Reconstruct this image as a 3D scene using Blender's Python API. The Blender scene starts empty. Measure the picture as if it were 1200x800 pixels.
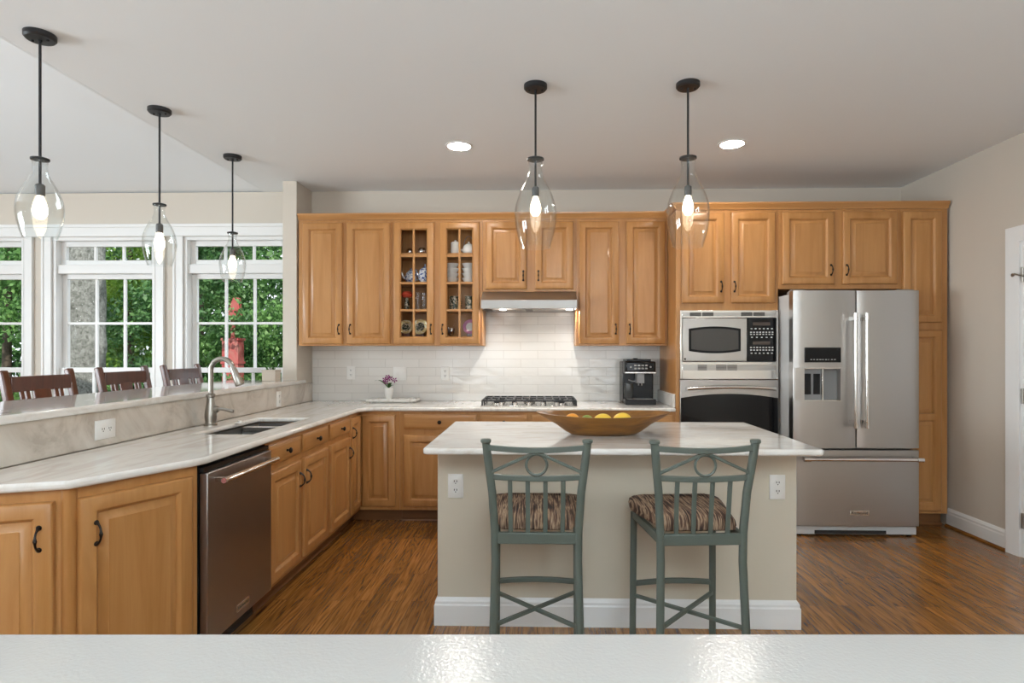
import bpy, math, random
import numpy as np
from mathutils import Vector, Matrix
from mathutils.geometry import delaunay_2d_cdt
random.seed(7)
S = bpy.context.scene
COL = S.collection
PI = math.pi
R = math.radians

# ------------------------------------------------------------------ camera, world, lights, exposure
H = 1.3401
cam = bpy.data.cameras.new('camera'); cam.sensor_width = 36.0; cam.lens = 690.517 / 1200 * 36
cam.shift_x = -0.0105; cam.shift_y = 0.00988; cam.clip_start = 0.02; cam.clip_end = 200
cam_o = bpy.data.objects.new('camera', cam); cam_o.location = (0, 0, H); cam_o.rotation_euler = (PI / 2, 0, 0.0252)
COL.objects.link(cam_o); S.camera = cam_o

S.view_settings.view_transform = 'Standard'; S.view_settings.look = 'None'
S.view_settings.gamma = 1.0; S.view_settings.use_curve_mapping = False
S.view_settings.exposure = 0.0
S.cycles.max_bounces = 12; S.cycles.diffuse_bounces = 5; S.cycles.glossy_bounces = 5
S.cycles.transparent_max_bounces = 24; S.cycles.sample_clamp_indirect = 8.0
S.cycles.use_denoising = True

w = bpy.data.worlds.new('world'); S.world = w; w.use_nodes = True
w.node_tree.nodes['Background'].inputs[0].default_value = (0.86, 0.93, 1.0, 1)
w.node_tree.nodes['Background'].inputs[1].default_value = 2.0

def lamp(name, kind, loc, rot, energy, color=(1, 1, 1), **kw):
    d = bpy.data.lights.new(name, kind); d.energy = energy; d.color = color
    for k, v in kw.items(): setattr(d, k, v)
    o = bpy.data.objects.new(name, d); o.location = loc; o.rotation_euler = rot; COL.objects.link(o); return o
lamp('sun', 'SUN', (0, -5, 12), (R(48), 0, R(22)), 4.6, (1.0, 0.95, 0.86), angle=R(1.0))
# added area lamps, filling in for daylight at unseen rear and side windows
lamp('rear_fill_lamp', 'AREA', (-1.6, -4.02, 1.55), (R(90), 0, 0), 16, (0.92, 0.97, 1.0), shape='RECTANGLE', size=1.7, size_y=1.7)
lamp('rear_fill_lamp', 'AREA', (1.5, -4.02, 1.55), (R(90), 0, 0), 16, (0.92, 0.97, 1.0), shape='RECTANGLE', size=1.7, size_y=1.7)
lamp('side_fill_lamp', 'AREA', (-7.0, -.9, 1.5), (R(126), 0, R(-90)), 190, (0.84, 0.94, 1.0), shape='RECTANGLE', size=1.6, size_y=1.7)
lamp('side_fill_lamp', 'AREA', (-7.0, 1.2, 1.5), (R(126), 0, R(-90)), 190, (0.84, 0.94, 1.0), shape='RECTANGLE', size=1.6, size_y=1.7)

# unseen area lamp added to brighten the ceiling, in place of a bounced flash
lamp('ceiling_fill_lamp', 'AREA', (0.5, -1.6, 1.75), (R(180), 0, 0), 300, (0.77, 0.92, 1.0), shape='DISK', size=.8)

# ------------------------------------------------------------------ materials
def mat(name, col=(.8, .8, .8), rough=.5, metal=0.0, **kw):
    m = bpy.data.materials.new(name); m.use_nodes = True
    b = m.node_tree.nodes['Principled BSDF']
    b.inputs['Base Color'].default_value = (*col, 1); b.inputs['Roughness'].default_value = rough; b.inputs['Metallic'].default_value = metal
    for k, v in kw.items():
        b.inputs[k.replace('_', ' ')].default_value = v
    return m
class NT:
    def __init__(s, m): s.t = m.node_tree; s.b = s.t.nodes['Principled BSDF']
    def n(s, typ, **kw):
        nd = s.t.nodes.new(typ)
        for k, v in kw.items():
            if k.startswith('i_'): nd.inputs[k[2:].replace('_', ' ')].default_value = v
            else: setattr(nd, k, v)
        return nd
    def l(s, a, b): s.t.links.new(a, b)
    def coords(s, scale, rot=(0, 0, 0), rnd=True):
        tc = s.n('ShaderNodeTexCoord'); mp = s.n('ShaderNodeMapping'); mp.inputs['Scale'].default_value = scale; mp.inputs['Rotation'].default_value = rot
        if rnd:
            oi = s.n('ShaderNodeObjectInfo'); va = s.n('ShaderNodeVectorMath', operation='MULTIPLY_ADD')
            va.inputs[1].default_value = (7.3, 5.1, 9.7)
            s.l(oi.outputs['Random'], va.inputs[0]); s.l(tc.outputs['Object'], va.inputs[2]); s.l(va.outputs[0], mp.inputs['Vector'])
        else: s.l(tc.outputs['Object'], mp.inputs['Vector'])
        return mp.outputs[0]
    def ramp(s, fac, stops):
        r = s.n('ShaderNodeValToRGB'); e = r.color_ramp.elements
        while len(e) < len(stops): e.new(0.5)
        for k, (p, c) in enumerate(stops): e[k].position = p; e[k].color = (*c, 1)
        s.l(fac, r.inputs[0]); return r.outputs[0]
    def bump(s, h, strength=.2, dist=.002):
        bp = s.n('ShaderNodeBump'); bp.inputs['Strength'].default_value = strength; bp.inputs['Distance'].default_value = dist
        s.l(h, bp.inputs['Height']); s.l(bp.outputs[0], s.b.inputs['Normal'])

def wood(name, a, b, scale, rough=.34, coat=.12, detail=6):
    m = mat(name, a, rough, Coat_Weight=coat, Coat_Roughness=.15); t = NT(m)
    v = t.coords(scale)
    nz = t.n('ShaderNodeTexNoise', i_Scale=1.0, i_Detail=detail, i_Roughness=.62, i_Distortion=.6); t.l(v, nz.inputs['Vector'])
    c = t.ramp(nz.outputs['Fac'], [(.3, a), (.52, tuple((x + y) / 2 for x, y in zip(a, b))), (.72, b)])
    t.l(c, t.b.inputs['Base Color']); t.bump(nz.outputs['Fac'], .06, .001); return m
MA, MB_ = (.50, .245, .082), (.375, .162, .044)
M = {}
M['maple'] = wood('honey_maple', MA, MB_, (16, 16, 1.3))
M['maple_h'] = wood('honey_maple_cross', MA, MB_, (1.3, 16, 16))
M['toe'] = wood('shaded_toe_board', (.20, .082, .025), (.12, .046, .013), (1.3, 16, 16), .45, 0)  # dark stained wood, with some of the recess shade put into the colour
M['mahogany'] = wood('dark_mahogany', (.14, .038, .018), (.055, .016, .009), (18, 18, 2), .28, .4)
M['bowl'] = wood('bowl_wood', (.29, .122, .013), (.11, .038, .005), (3, 18, 26), .5, 0)
M['bark'] = wood('pale_bark', (.30, .31, .29), (.035, .037, .026), (30, 30, 24), .9, 0, 9)
M['bark_brown'] = wood('brown_bark', (.11, .085, .06), (.045, .035, .025), (9, 9, 3), .9, 0)

def floor_mat():
    m = mat('oak_floor', (.3, .13, .04), .27, Coat_Weight=.35, Coat_Roughness=.12); t = NT(m)
    v = t.coords((1, 1, 1), (0, 0, R(90)), False)
    br = t.n('ShaderNodeTexBrick', offset=.37, i_Color1=(0, 0, 0, 1), i_Color2=(1, 1, 1, 1), i_Mortar=(.2, .2, .2, 1), i_Scale=1.0,
             i_Mortar_Size=.0011, i_Brick_Width=1.05, i_Row_Height=.075)
    t.l(v, br.inputs['Vector'])
    # per-plank offset of the grain
    va = t.n('ShaderNodeVectorMath', operation='MULTIPLY_ADD'); va.inputs[1].default_value = (3.7, 11.3, 2.1)
    t.l(br.outputs['Color'], va.inputs[0]); t.l(v, va.inputs[2])
    mp = t.n('ShaderNodeMapping'); mp.inputs['Scale'].default_value = (.9, 8.5, 1); t.l(va.outputs[0], mp.inputs['Vector'])
    na = t.n('ShaderNodeTexNoise', i_Scale=1.0, i_Detail=2, i_Roughness=.45, i_Distortion=.5); t.l(mp.outputs[0], na.inputs['Vector'])
    m1 = t.n('ShaderNodeMath', operation='MULTIPLY'); m1.inputs[1].default_value = 95; t.l(na.outputs['Fac'], m1.inputs[0])
    m2 = t.n('ShaderNodeMath', operation='SINE'); t.l(m1.outputs[0], m2.inputs[0])
    mq = t.n('ShaderNodeMapping'); mq.inputs['Scale'].default_value = (5, 110, 1); t.l(va.outputs[0], mq.inputs['Vector'])
    nz = t.n('ShaderNodeTexNoise', i_Scale=1.0, i_Detail=3, i_Roughness=.6); t.l(mq.outputs[0], nz.inputs['Vector'])
    m3 = t.n('ShaderNodeMath', operation='MULTIPLY_ADD'); m3.inputs[1].default_value = .085; t.l(m2.outputs[0], m3.inputs[0]); t.l(nz.outputs['Fac'], m3.inputs[2])
    g = t.ramp(m3.outputs[0], [(.28, (.115, .044, .009)), (.43, (.235, .097, .020)), (.68, (.345, .155, .040))])
    tone = t.ramp(br.outputs['Color'], [(0, (.70, .66, .62)), (1, (1.18, 1.16, 1.12))])
    mx = t.n('ShaderNodeMix', data_type='RGBA', blend_type='MULTIPLY'); mx.inputs[0].default_value = 1
    t.l(g, mx.inputs[6]); t.l(tone, mx.inputs[7])
    mx2 = t.n('ShaderNodeMix', data_type='RGBA'); t.l(br.outputs['Fac'], mx2.inputs[0]); t.l(mx.outputs[2], mx2.inputs[6]); mx2.inputs[7].default_value = (.05, .02, .008, 1)
    t.l(mx2.outputs[2], t.b.inputs['Base Color'])
    t.bump(nz.outputs['Fac'], .015, .001); return m
M['floor'] = floor_mat()

def stone(name, a, b, c, scale, rough=.09, sharp=(.38, .5, .66)):
    m = mat(name, a, rough, Coat_Weight=.3, Coat_Roughness=.05); t = NT(m)
    v = t.coords(scale, (0, 0, R(8)), False)
    n1 = t.n('ShaderNodeTexNoise', i_Scale=1.0, i_Detail=9, i_Roughness=.62, i_Distortion=2.2); t.l(v, n1.inputs['Vector'])
    t.l(t.ramp(n1.outputs['Fac'], [(sharp[0], c), (sharp[1], b), (sharp[2], a)]), t.b.inputs['Base Color'])
    return m
M['stone'] = stone('pale_granite', (.86, .845, .81), (.82, .80, .76), (.73, .695, .64), (9, 1.6, 3))
M['stone_x'] = stone('pale_granite_lengthwise', (.82, .80, .765), (.78, .755, .715), (.69, .65, .595), (2.6, 7, 6))
M['splash'] = stone('veined_stone', (.66, .61, .54), (.58, .52, .45), (.46, .40, .335), (6, 2.6, 2.6), .16)
def near_mat():
    m = mat('white_quartz', (.445, .425, .40), .14); t = NT(m)
    v = t.coords((170, 170, 170), rnd=False)
    nz = t.n('ShaderNodeTexNoise', i_Scale=1.0, i_Detail=3); t.l(v, nz.inputs['Vector']); t.bump(nz.outputs['Fac'], .5, .0011); return m
M['quartz'] = near_mat()

def paint(name, col, rough=.6, bump=.04):
    m = mat(name, col, rough); t = NT(m); v = t.coords((90, 90, 90), rnd=False)
    nz = t.n('ShaderNodeTexNoise', i_Scale=1.0, i_Detail=2); t.l(v, nz.inputs['Vector']); t.bump(nz.outputs['Fac'], bump, .0008); return m
M['wall'] = paint('greige_wall_paint', (.61, .552, .478))
M['ceil'] = paint('white_ceiling_paint', (.845, .875, .895), .8)
M['island'] = paint('greige_island_paint', (.62, .56, .455), .5)
M['trim'] = paint('white_trim_paint', (.82, .82, .81), .32, .01)
def tile_mat():
    m = mat('white_subway_tile', (.72, .70, .66), .07); t = NT(m)
    tc = t.n('ShaderNodeTexCoord'); sx = t.n('ShaderNodeSeparateXYZ'); cb = t.n('ShaderNodeCombineXYZ')
    t.l(tc.outputs['Object'], sx.inputs[0]); t.l(sx.outputs[0], cb.inputs[0]); t.l(sx.outputs[2], cb.inputs[1])
    br = t.n('ShaderNodeTexBrick', offset=.5, i_Color1=(.74, .72, .685, 1), i_Color2=(.71, .69, .655, 1), i_Mortar=(.57, .545, .51, 1), i_Scale=1.0,
             i_Mortar_Size=.002, i_Mortar_Smooth=.4, i_Brick_Width=.30, i_Row_Height=.075)
    t.l(cb.outputs[0], br.inputs['Vector']); t.l(br.outputs['Color'], t.b.inputs['Base Color'])
    mp = t.n('ShaderNodeMapping'); mp.inputs['Scale'].default_value = (9, 1, 16); t.l(tc.outputs['Object'], mp.inputs['Vector'])
    nz = t.n('ShaderNodeTexNoise', i_Scale=1.0, i_Detail=1.5); t.l(mp.outputs[0], nz.inputs['Vector'])
    ma = t.n('ShaderNodeMath', operation='MULTIPLY_ADD'); ma.inputs[1].default_value = -.7
    t.l(br.outputs['Fac'], ma.inputs[0]); t.l(nz.outputs['Fac'], ma.inputs[2]); t.bump(ma.outputs[0], .42, .007); return m
M['tile'] = tile_mat()
def steel(name, col, rough, scale=(1.5, 1.5, 160)):
    m = mat(name, col, rough, 1.0); t = NT(m); v = t.coords(scale)
    nz = t.n('ShaderNodeTexNoise', i_Scale=1.0, i_Detail=3); t.l(v, nz.inputs['Vector'])
    mr = t.n('ShaderNodeMapRange'); mr.inputs[3].default_value = rough - .05; mr.inputs[4].default_value = rough + .08
    t.l(nz.outputs['Fac'], mr.inputs[0]); t.l(mr.outputs[0], t.b.inputs['Roughness']); t.bump(nz.outputs['Fac'], .03, .0006); return m
M['steel'] = steel('brushed_steel', (.47, .45, .43), .30)
M['steel_hood'] = steel('brushed_hood_steel', (.40, .38, .36), .40)
M['steel_dark'] = steel('brushed_steel_dark', (.36, .335, .325), .32, (160, 1.5, 1.5))
M['steel_bright'] = mat('polished_steel', (.70, .68, .65), .2, 1.0)
M['sink'] = mat('satin_sink_steel', (.21, .20, .19), .38, 1.0)
M['nickel'] = mat('brushed_nickel', (.36, .335, .30), .30, 1.0)
M['bronze'] = mat('dark_bronze', (.022, .018, .016), .38, .7)
M['iron'] = mat('black_rod_metal', (.030, .030, .032), .42, .5)
M['castiron'] = mat('black_cast_iron', (.022, .023, .026), .45)
M['black'] = mat('black_plastic', (.010, .010, .011), .25, Specular_IOR_Level=.3)
M['smoke'] = mat('smoky_plastic', (.035, .037, .037), .15)
M['dimprint'] = mat('dim_print', (.33, .33, .32), .5)
M['blackglass'] = mat('black_glass', (.006, .006, .007), .06, Specular_IOR_Level=.28)
M['grey'] = mat('grey_plastic', (.25, .25, .25), .4)
M['fridge_side'] = mat('grey_cabinet_side', (.62, .63, .63), .45, .1)
M['white'] = mat('white_plastic', (.82, .81, .78), .35)
M['print'] = mat('pale_print', (.62, .62, .60), .5)
M['socket'] = mat('lamp_socket_metal', (.09, .09, .09), .45, .3)
M['dark'] = mat('dark_recess', (.02, .018, .016), .7)
M['sage'] = paint('sage_green_metal', (.092, .110, .092), .42, .12)
M['china'] = mat('white_china', (.80, .79, .76), .15)
M['bluechina'] = mat('blue_patterned_china', (.6, .62, .66), .15)
M['silver'] = mat('silverware', (.7, .69, .66), .18, 1.0)
M['gold'] = mat('gilt_china', (.66, .50, .22), .25, .3)
M['darkchina'] = mat('dark_floral_china', (.05, .06, .04), .2)
M['redflower'] = mat('red_petals', (.62, .07, .03), .6)
M['pink'] = mat('pink_china', (.62, .25, .42), .3)
M['purple'] = mat('purple_petals', (.22, .012, .13), .5)
M['leaf_house'] = mat('houseplant_leaf', (.06, .17, .03), .4)
M['orange'] = mat('orange_peel', (.85, .36, .03), .45)
M['lemon'] = mat('yellow_peel', (.90, .60, .06), .45)
M['lime'] = mat('green_peel', (.22, .32, .05), .45)
M['redpaint'] = wood('weathered_red_paint', (.42, .035, .045), (.42, .20, .17), (7, 7, 7), .6, 0)
M['planter'] = mat('beige_planter', (.58, .50, .42), .6)
M['soil'] = mat('ground_cover', (.05, .06, .025), .95)
for k, c in (('bluechina', (.06, .10, .28)), ('darkchina', (.45, .38, .28)), ('gold', (.75, .68, .5))):
    t = NT(M[k]); v = t.coords((60, 60, 60)); nz = t.n('ShaderNodeTexNoise', i_Scale=1.0, i_Detail=2); t.l(v, nz.inputs['Vector'])
    b0 = tuple(t.b.inputs['Base Color'].default_value)[:3]
    t.l(t.ramp(nz.outputs['Fac'], [(.50, b0), (.56, c)]), t.b.inputs['Base Color'])

def fabric():
    m = mat('streaked_brown_fabric', (.2, .1, .05), .9); t = NT(m)
    v = t.coords((130, 7, 9)); nz = t.n('ShaderNodeTexNoise', i_Scale=1.0, i_Detail=3, i_Distortion=.15); t.l(v, nz.inputs['Vector'])
    t.l(t.ramp(nz.outputs['Fac'], [(.36, (.022, .012, .009)), (.47, (.11, .055, .035)), (.56, (.40, .27, .17)), (.64, (.085, .042, .027))]), t.b.inputs['Base Color'])
    return m
M['fabric'] = fabric()
def glass_thin(name, tint=(1, 1, 1), refl=1.0):
    m = bpy.data.materials.new(name); m.use_nodes = True; nt = m.node_tree; nt.nodes.clear()
    o = nt.nodes.new('ShaderNodeOutputMaterial'); mx = nt.nodes.new('ShaderNodeMixShader'); tr = nt.nodes.new('ShaderNodeBsdfTransparent')
    gl = nt.nodes.new('ShaderNodeBsdfGlossy'); gl.inputs['Roughness'].default_value = .015
    lw = nt.nodes.new('ShaderNodeLayerWeight'); lw.inputs['Blend'].default_value = .5
    pw = nt.nodes.new('ShaderNodeMath'); pw.operation = 'POWER'; pw.inputs[1].default_value = 4.0
    mu = nt.nodes.new('ShaderNodeMath'); mu.operation = 'MULTIPLY_ADD'; mu.inputs[1].default_value = .75 * refl; mu.inputs[2].default_value = .035 * refl; mu.use_clamp = True
    tr.inputs[0].default_value = (*tint, 1)
    nt.links.new(lw.outputs['Facing'], pw.inputs[0]); nt.links.new(pw.outputs[0], mu.inputs[0]); nt.links.new(mu.outputs[0], mx.inputs[0]); nt.links.new(tr.outputs[0], mx.inputs[1]); nt.links.new(gl.outputs[0], mx.inputs[2]); nt.links.new(mx.outputs[0], o.inputs[0])
    return m
M['pane'] = glass_thin('window_glass', (1, 1, 1), .008)
M['shade'] = glass_thin('clear_lamp_glass', (.975, .985, .985), 1.0)
def emit(name, col, s):
    m = bpy.data.materials.new(name); m.use_nodes = True; b = m.node_tree.nodes['Principled BSDF']
    b.inputs['Emission Color'].default_value = (*col, 1); b.inputs['Emission Strength'].default_value = s; b.inputs['Base Color'].default_value = (.9, .9, .9, 1); return m
M['bulb'] = emit('lit_bulb', (1.0, .80, .55), 9.0)
M['downlight'] = emit('lit_downlight', (1.0, .93, .84), 150.0)
M['hoodlamp'] = emit('lit_hood_lamp', (1.0, .96, .9), 8.0)
def leaf(name, a, b, c):
    m = mat(name, a, .5); t = NT(m); v = t.coords((1.6, 1.6, 1.6)); nz = t.n('ShaderNodeTexNoise', i_Scale=1.0, i_Detail=8, i_Roughness=.75); t.l(v, nz.inputs['Vector'])
    cr = t.ramp(nz.outputs['Fac'], [(.36, c), (.50, a), (.64, b)]); t.l(cr, t.b.inputs['Base Color'])
    tl = t.n('ShaderNodeBsdfTranslucent'); t.l(cr, tl.inputs[0]); mx = t.n('ShaderNodeMixShader'); mx.inputs[0].default_value = .35
    out = t.t.nodes['Material Output']; t.l(t.b.outputs[0], mx.inputs[1]); t.l(tl.outputs[0], mx.inputs[2]); t.l(mx.outputs[0], out.inputs[0]); return m
M['leaf_dark'] = leaf('dark_green_leaves', (.075, .19, .06), (.22, .40, .14), (.022, .075, .024))
M['leaf_mid'] = leaf('mid_green_leaves', (.12, .27, .07), (.30, .50, .16), (.035, .11, .03))
M['leaf_light'] = leaf('bright_green_leaves', (.18, .34, .05), (.42, .55, .11), (.06, .14, .03))

# ------------------------------------------------------------------ mesh helpers
class MB:
    def __init__(s): s.v = []; s.f = []
    def add(s, vs, fs):
        o = len(s.v); s.v += [tuple(p) for p in vs]; s.f += [tuple(i + o for i in f) for f in fs]; return s
    def box(s, x0, x1, y0, y1, z0, z1):
        return s.add([(x0, y0, z0), (x1, y0, z0), (x1, y1, z0), (x0, y1, z0), (x0, y0, z1), (x1, y0, z1), (x1, y1, z1), (x0, y1, z1)],
                     [(3, 2, 1, 0), (4, 5, 6, 7), (0, 1, 5, 4), (1, 2, 6, 5), (2, 3, 7, 6), (3, 0, 4, 7)])
    def loft(s, rings, cap0=True, cap1=True):
        n = len(rings[0]); vs = [p for r in rings for p in r]; fs = []
        for k in range(len(rings) - 1):
            for i in range(n):
                j = (i + 1) % n; fs.append((k * n + i, k * n + j, (k + 1) * n + j, (k + 1) * n + i))
        if cap0: fs.append(tuple(range(n))[::-1])
        if cap1: fs.append(tuple((len(rings) - 1) * n + i for i in range(n)))
        return s.add(vs, fs)
    def tube(s, pts, r, n=10):
        pts = [Vector(p) for p in pts]; rs = r if isinstance(r, (list, tuple)) else [r] * len(pts)
        rings = []; up = None
        for i, p in enumerate(pts):
            d = (pts[min(i + 1, len(pts) - 1)] - pts[max(i - 1, 0)]).normalized()
            if up is None: up = Vector((0, 0, 1)) if abs(d.z) < .9 else Vector((1, 0, 0))
            a = d.cross(up).normalized(); b = a.cross(d).normalized(); up = b
            rings.append([p + a * (math.cos(2 * PI * k / n) * rs[i]) + b * (math.sin(2 * PI * k / n) * rs[i]) for k in range(n)])
        return s.loft(rings)
    def bar(s, p, q, wd, ht, up=(0, 0, 1)):
        p, q = Vector(p), Vector(q); d = (q - p).normalized(); u = Vector(up); a = d.cross(u).normalized() * wd / 2; b = a.cross(d).normalized() * ht / 2
        return s.loft([[c - a - b, c + a - b, c + a + b, c - a + b] for c in (p, q)])
    def path_bar(s, pts, wd, ht, up=(0, 0, 1)):
        pts = [Vector(p) for p in pts]; rings = []
        for i, p in enumerate(pts):
            d = (pts[min(i + 1, len(pts) - 1)] - pts[max(i - 1, 0)]).normalized(); a = d.cross(Vector(up)).normalized() * wd / 2; b = a.cross(d).normalized() * ht / 2
            rings.append([p - a - b, p + a - b, p + a + b, p - a + b])
        return s.loft(rings)
    def lathe(s, prof, c=(0, 0, 0), n=24, axis='z', caps=True):
        c = Vector(c); rings = []
        for r, h in prof:
            r = max(r, 1e-5); ring = []
            for k in range(n):
                x, y = r * math.cos(2 * PI * k / n), r * math.sin(2 * PI * k / n)
                ring.append(c + (Vector((x, y, h)) if axis == 'z' else Vector((x, h, -y)) if axis == 'y' else Vector((h, x, y))))
            rings.append(ring)
        return s.loft(rings, caps, caps)
    def prism(s, poly, axis, a, b):
        f = {'x': lambda p, t: (t, p[0], p[1]), 'y': lambda p, t: (p[0], t, p[1]), 'z': lambda p, t: (p[0], p[1], t)}[axis]
        return s.loft([[f(p, a) for p in poly], [f(p, b) for p in poly]])
    def torus(s, c, R1, r, n=28, m=8, normal='y'):
        vs = []; fs = []
        for i in range(n):
            for j in range(m):
                a, b = 2 * PI * i / n, 2 * PI * j / m; rr = R1 + r * math.cos(b); h = r * math.sin(b)
                p = {'y': (rr * math.cos(a), h, rr * math.sin(a)), 'z': (rr * math.cos(a), rr * math.sin(a), h), 'x': (h, rr * math.cos(a), rr * math.sin(a))}[normal]
                vs.append(Vector(c) + Vector(p))
                fs.append((i * m + j, ((i + 1) % n) * m + j, ((i + 1) % n) * m + (j + 1) % m, i * m + (j + 1) % m))
        return s.add(vs, fs)
    def slab(s, outline, holes, z0, z1):
        pts = [Vector(p) for p in outline]; edges = [(i, (i + 1) % len(outline)) for i in range(len(outline))]
        hl = []
        for h in holes:
            o = len(pts); pts += [Vector(p) for p in h]; edges += [(o + i, o + (i + 1) % len(h)) for i in range(len(h))]; hl.append((o, len(h)))
        vs, es, fs, *_ = delaunay_2d_cdt(pts, edges, [], 1, 1e-6)
        def inside(p, poly):
            c = False
            for i in range(len(poly)):
                a, b = poly[i], poly[i - 1]
                if (a[1] > p[1]) != (b[1] > p[1]) and p[0] < (b[0] - a[0]) * (p[1] - a[1]) / (b[1] - a[1]) + a[0]: c = not c
            return c
        keep = []
        for f in fs:
            ce = sum((vs[i] for i in f), Vector((0, 0))) / len(f)
            if inside(ce, outline) and not any(inside(ce, h) for h in holes):
                a = sum(vs[f[i]].x * vs[f[(i + 1) % len(f)]].y - vs[f[(i + 1) % len(f)]].x * vs[f[i]].y for i in range(len(f)))
                keep.append(tuple(f) if a > 0 else tuple(f)[::-1])
        n = len(vs); V = [(p.x, p.y, z1) for p in vs] + [(p.x, p.y, z0) for p in vs]
        F = keep + [tuple(i + n for i in f[::-1]) for f in keep]
        cnt = {}
        for f in keep:
            for i in range(len(f)): cnt[(f[i], f[(i + 1) % len(f)])] = 1
        for (a, b) in cnt:
            if (b, a) not in cnt: F.append((b, a, a + n, b + n))
        return s.add(V, F)
    def build(s, name, m, parent=None, bevel=0, seg=2, smooth=True, label=None):
        me = bpy.data.meshes.new(name); me.from_pydata(s.v, [], s.f); me.validate()
        import bmesh
        bm = bmesh.new(); bm.from_mesh(me); bmesh.ops.recalc_face_normals(bm, faces=bm.faces); bm.to_mesh(me); bm.free()
        if smooth:
            me.polygons.foreach_set('use_smooth', [True] * len(me.polygons)); me.set_sharp_from_angle(angle=R(38))
        me.materials.append(M[m] if isinstance(m, str) else m)
        o = bpy.data.objects.new(name, me); COL.objects.link(o)
        if parent is not None: o.parent = parent
        if bevel:
            bv = o.modifiers.new('edge', 'BEVEL'); bv.width = bevel; bv.segments = seg; bv.limit_method = 'ANGLE'; bv.angle_limit = R(35); bv.harden_normals = False
        if label: o['label'] = label
        return o
def cut(o, cutter):
    """subtract a MB from object o for good; the cutter leaves the scene"""
    c = cutter.build('cutter', 'grey', o.parent, smooth=False)
    b = o.modifiers.new('b', 'BOOLEAN'); b.object = c; b.operation = 'DIFFERENCE'; b.solver = 'EXACT'
    o.modifiers.move(len(o.modifiers) - 1, 0)
    others = [mm for mm in o.modifiers if mm != b]
    for mm in others: mm.show_viewport = False
    bpy.context.view_layer.update()
    me = bpy.data.meshes.new_from_object(o.evaluated_get(bpy.context.evaluated_depsgraph_get()))
    o.modifiers.remove(b); o.data = me
    for mm in others: mm.show_viewport = True
    me.set_sharp_from_angle(angle=R(38))
    bpy.data.objects.remove(c, do_unlink=True)
def tag(o, label, cat, group=None):
    o['label'] = label; o['category'] = cat
    if group: o['group'] = group
    return o
def thing(name, label, cat, loc=(0, 0, 0), rz=0, group=None):
    o = bpy.data.objects.new(name, None); o.empty_display_size = .05; COL.objects.link(o); o.location = loc; o.rotation_euler = (0, 0, rz)
    return tag(o, label, cat, group)
def struct(o): o['kind'] = 'structure'; return o
def copy_tree(o, parent=None):
    c = o.copy(); COL.objects.link(c); c.parent = parent
    for ch in list(o.children): copy_tree(ch, c)
    return c
def lettering(body, size, loc, rot, m, parent, name='lettering'):
    cu = bpy.data.curves.new(name, 'FONT'); cu.body = body; cu.size = size; cu.align_x = 'CENTER'; cu.align_y = 'CENTER'; cu.extrude = .0004
    tmp = bpy.data.objects.new(name, cu); COL.objects.link(tmp); bpy.context.view_layer.update()
    me = bpy.data.meshes.new_from_object(tmp.evaluated_get(bpy.context.evaluated_depsgraph_get())); bpy.data.objects.remove(tmp, do_unlink=True)
    me.materials.clear(); me.materials.append(M[m]); o = bpy.data.objects.new(name, me); COL.objects.link(o); o.location = loc; o.rotation_euler = rot; o.parent = parent; return o
def rect(x0, x1, y0, y1): return [(x0, y0), (x1, y0), (x1, y1), (x0, y1)]
def walls_with_openings(mb, axis, c0, c1, u0, u1, z0, z1, ops):
    us = sorted({u0, u1, *[o[0] for o in ops], *[o[1] for o in ops]}); zs = sorted({z0, z1, *[o[2] for o in ops], *[o[3] for o in ops]})
    for a, b in zip(us, us[1:]):
        run = None
        for c, d in zip(zs, zs[1:]):
            hole = any(o[0] <= (a + b) / 2 <= o[1] and o[2] <= (c + d) / 2 <= o[3] for o in ops)
            if not hole: run = (run[0], d) if run else (c, d)
            if hole or d == z1:
                if run:
                    if axis == 'y': mb.box(a, b, c0, c1, run[0], run[1])
                    else: mb.box(c0, c1, a, b, run[0], run[1])
                run = None
    return mb

# ------------------------------------------------------------------ dimensions
W, F, U = 5.2033, 4.5914, 4.8733       # back wall, base-cabinet face, wall-cabinet face
CE, XR, XL = 2.765, 3.1575, -2.012     # ceiling, right wall, stub wall
LF, XB = -1.3956, -2.000               # left run face, stone backsplash face
ZT, ZB = .905, .875                    # worktop top and underside

# ------------------------------------------------------------------ room shell
struct(MB().box(-7.1, XR + .15, -4.2, W + .16, -.12, 0).build('floor', 'floor', smooth=False))
struct(MB().box(-2.42, XR + .15, -4.2, W + .16, CE, CE + .12).build('ceiling', 'ceil', smooth=False))
# breakfast room ceiling slopes up towards the viewer
struct(MB().prism([(W + .16, CE - .012), (W + .16, CE + .12), (-4.2, CE + 1.6), (-4.2, CE + 1.48)], 'x', -7.1, -2.44).build('ceiling_breakfast_room', 'ceil', smooth=False))
struct(MB().prism([(W, CE), (W, CE + .02), (-4.2, CE + 1.5), (-4.2, CE)], 'x', -2.44, -2.421).build('trim_3', 'ceil', smooth=False))
WIN = [-5.10, -3.90, -2.70]
ops = [(c - .47, c + .47, .34, 2.37) for c in WIN]
struct(walls_with_openings(MB(), 'y', W, W + .15, -7.1, -2.12, 0, CE, ops).build('wall_breakfast_room', 'wall', smooth=False))
struct(MB().box(-2.12, XR + .15, W, W + .15, 0, CE).build('wall_back', 'wall', smooth=False))
struct(MB().box(-2.131, XL, U, W, 0, CE).build('wall_stub', 'wall', bevel=.004))
struct(MB().box(-2.131, XL - .008, 1.80, U, 0, 1.066).build('wall_half', 'wall', smooth=False))
struct(walls_with_openings(MB(), 'x', XR, XR + .12, -4.2, W, 0, CE, [(3.10, 3.93, 0, 2.06)]).build('wall_right', 'wall', smooth=False))
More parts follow.
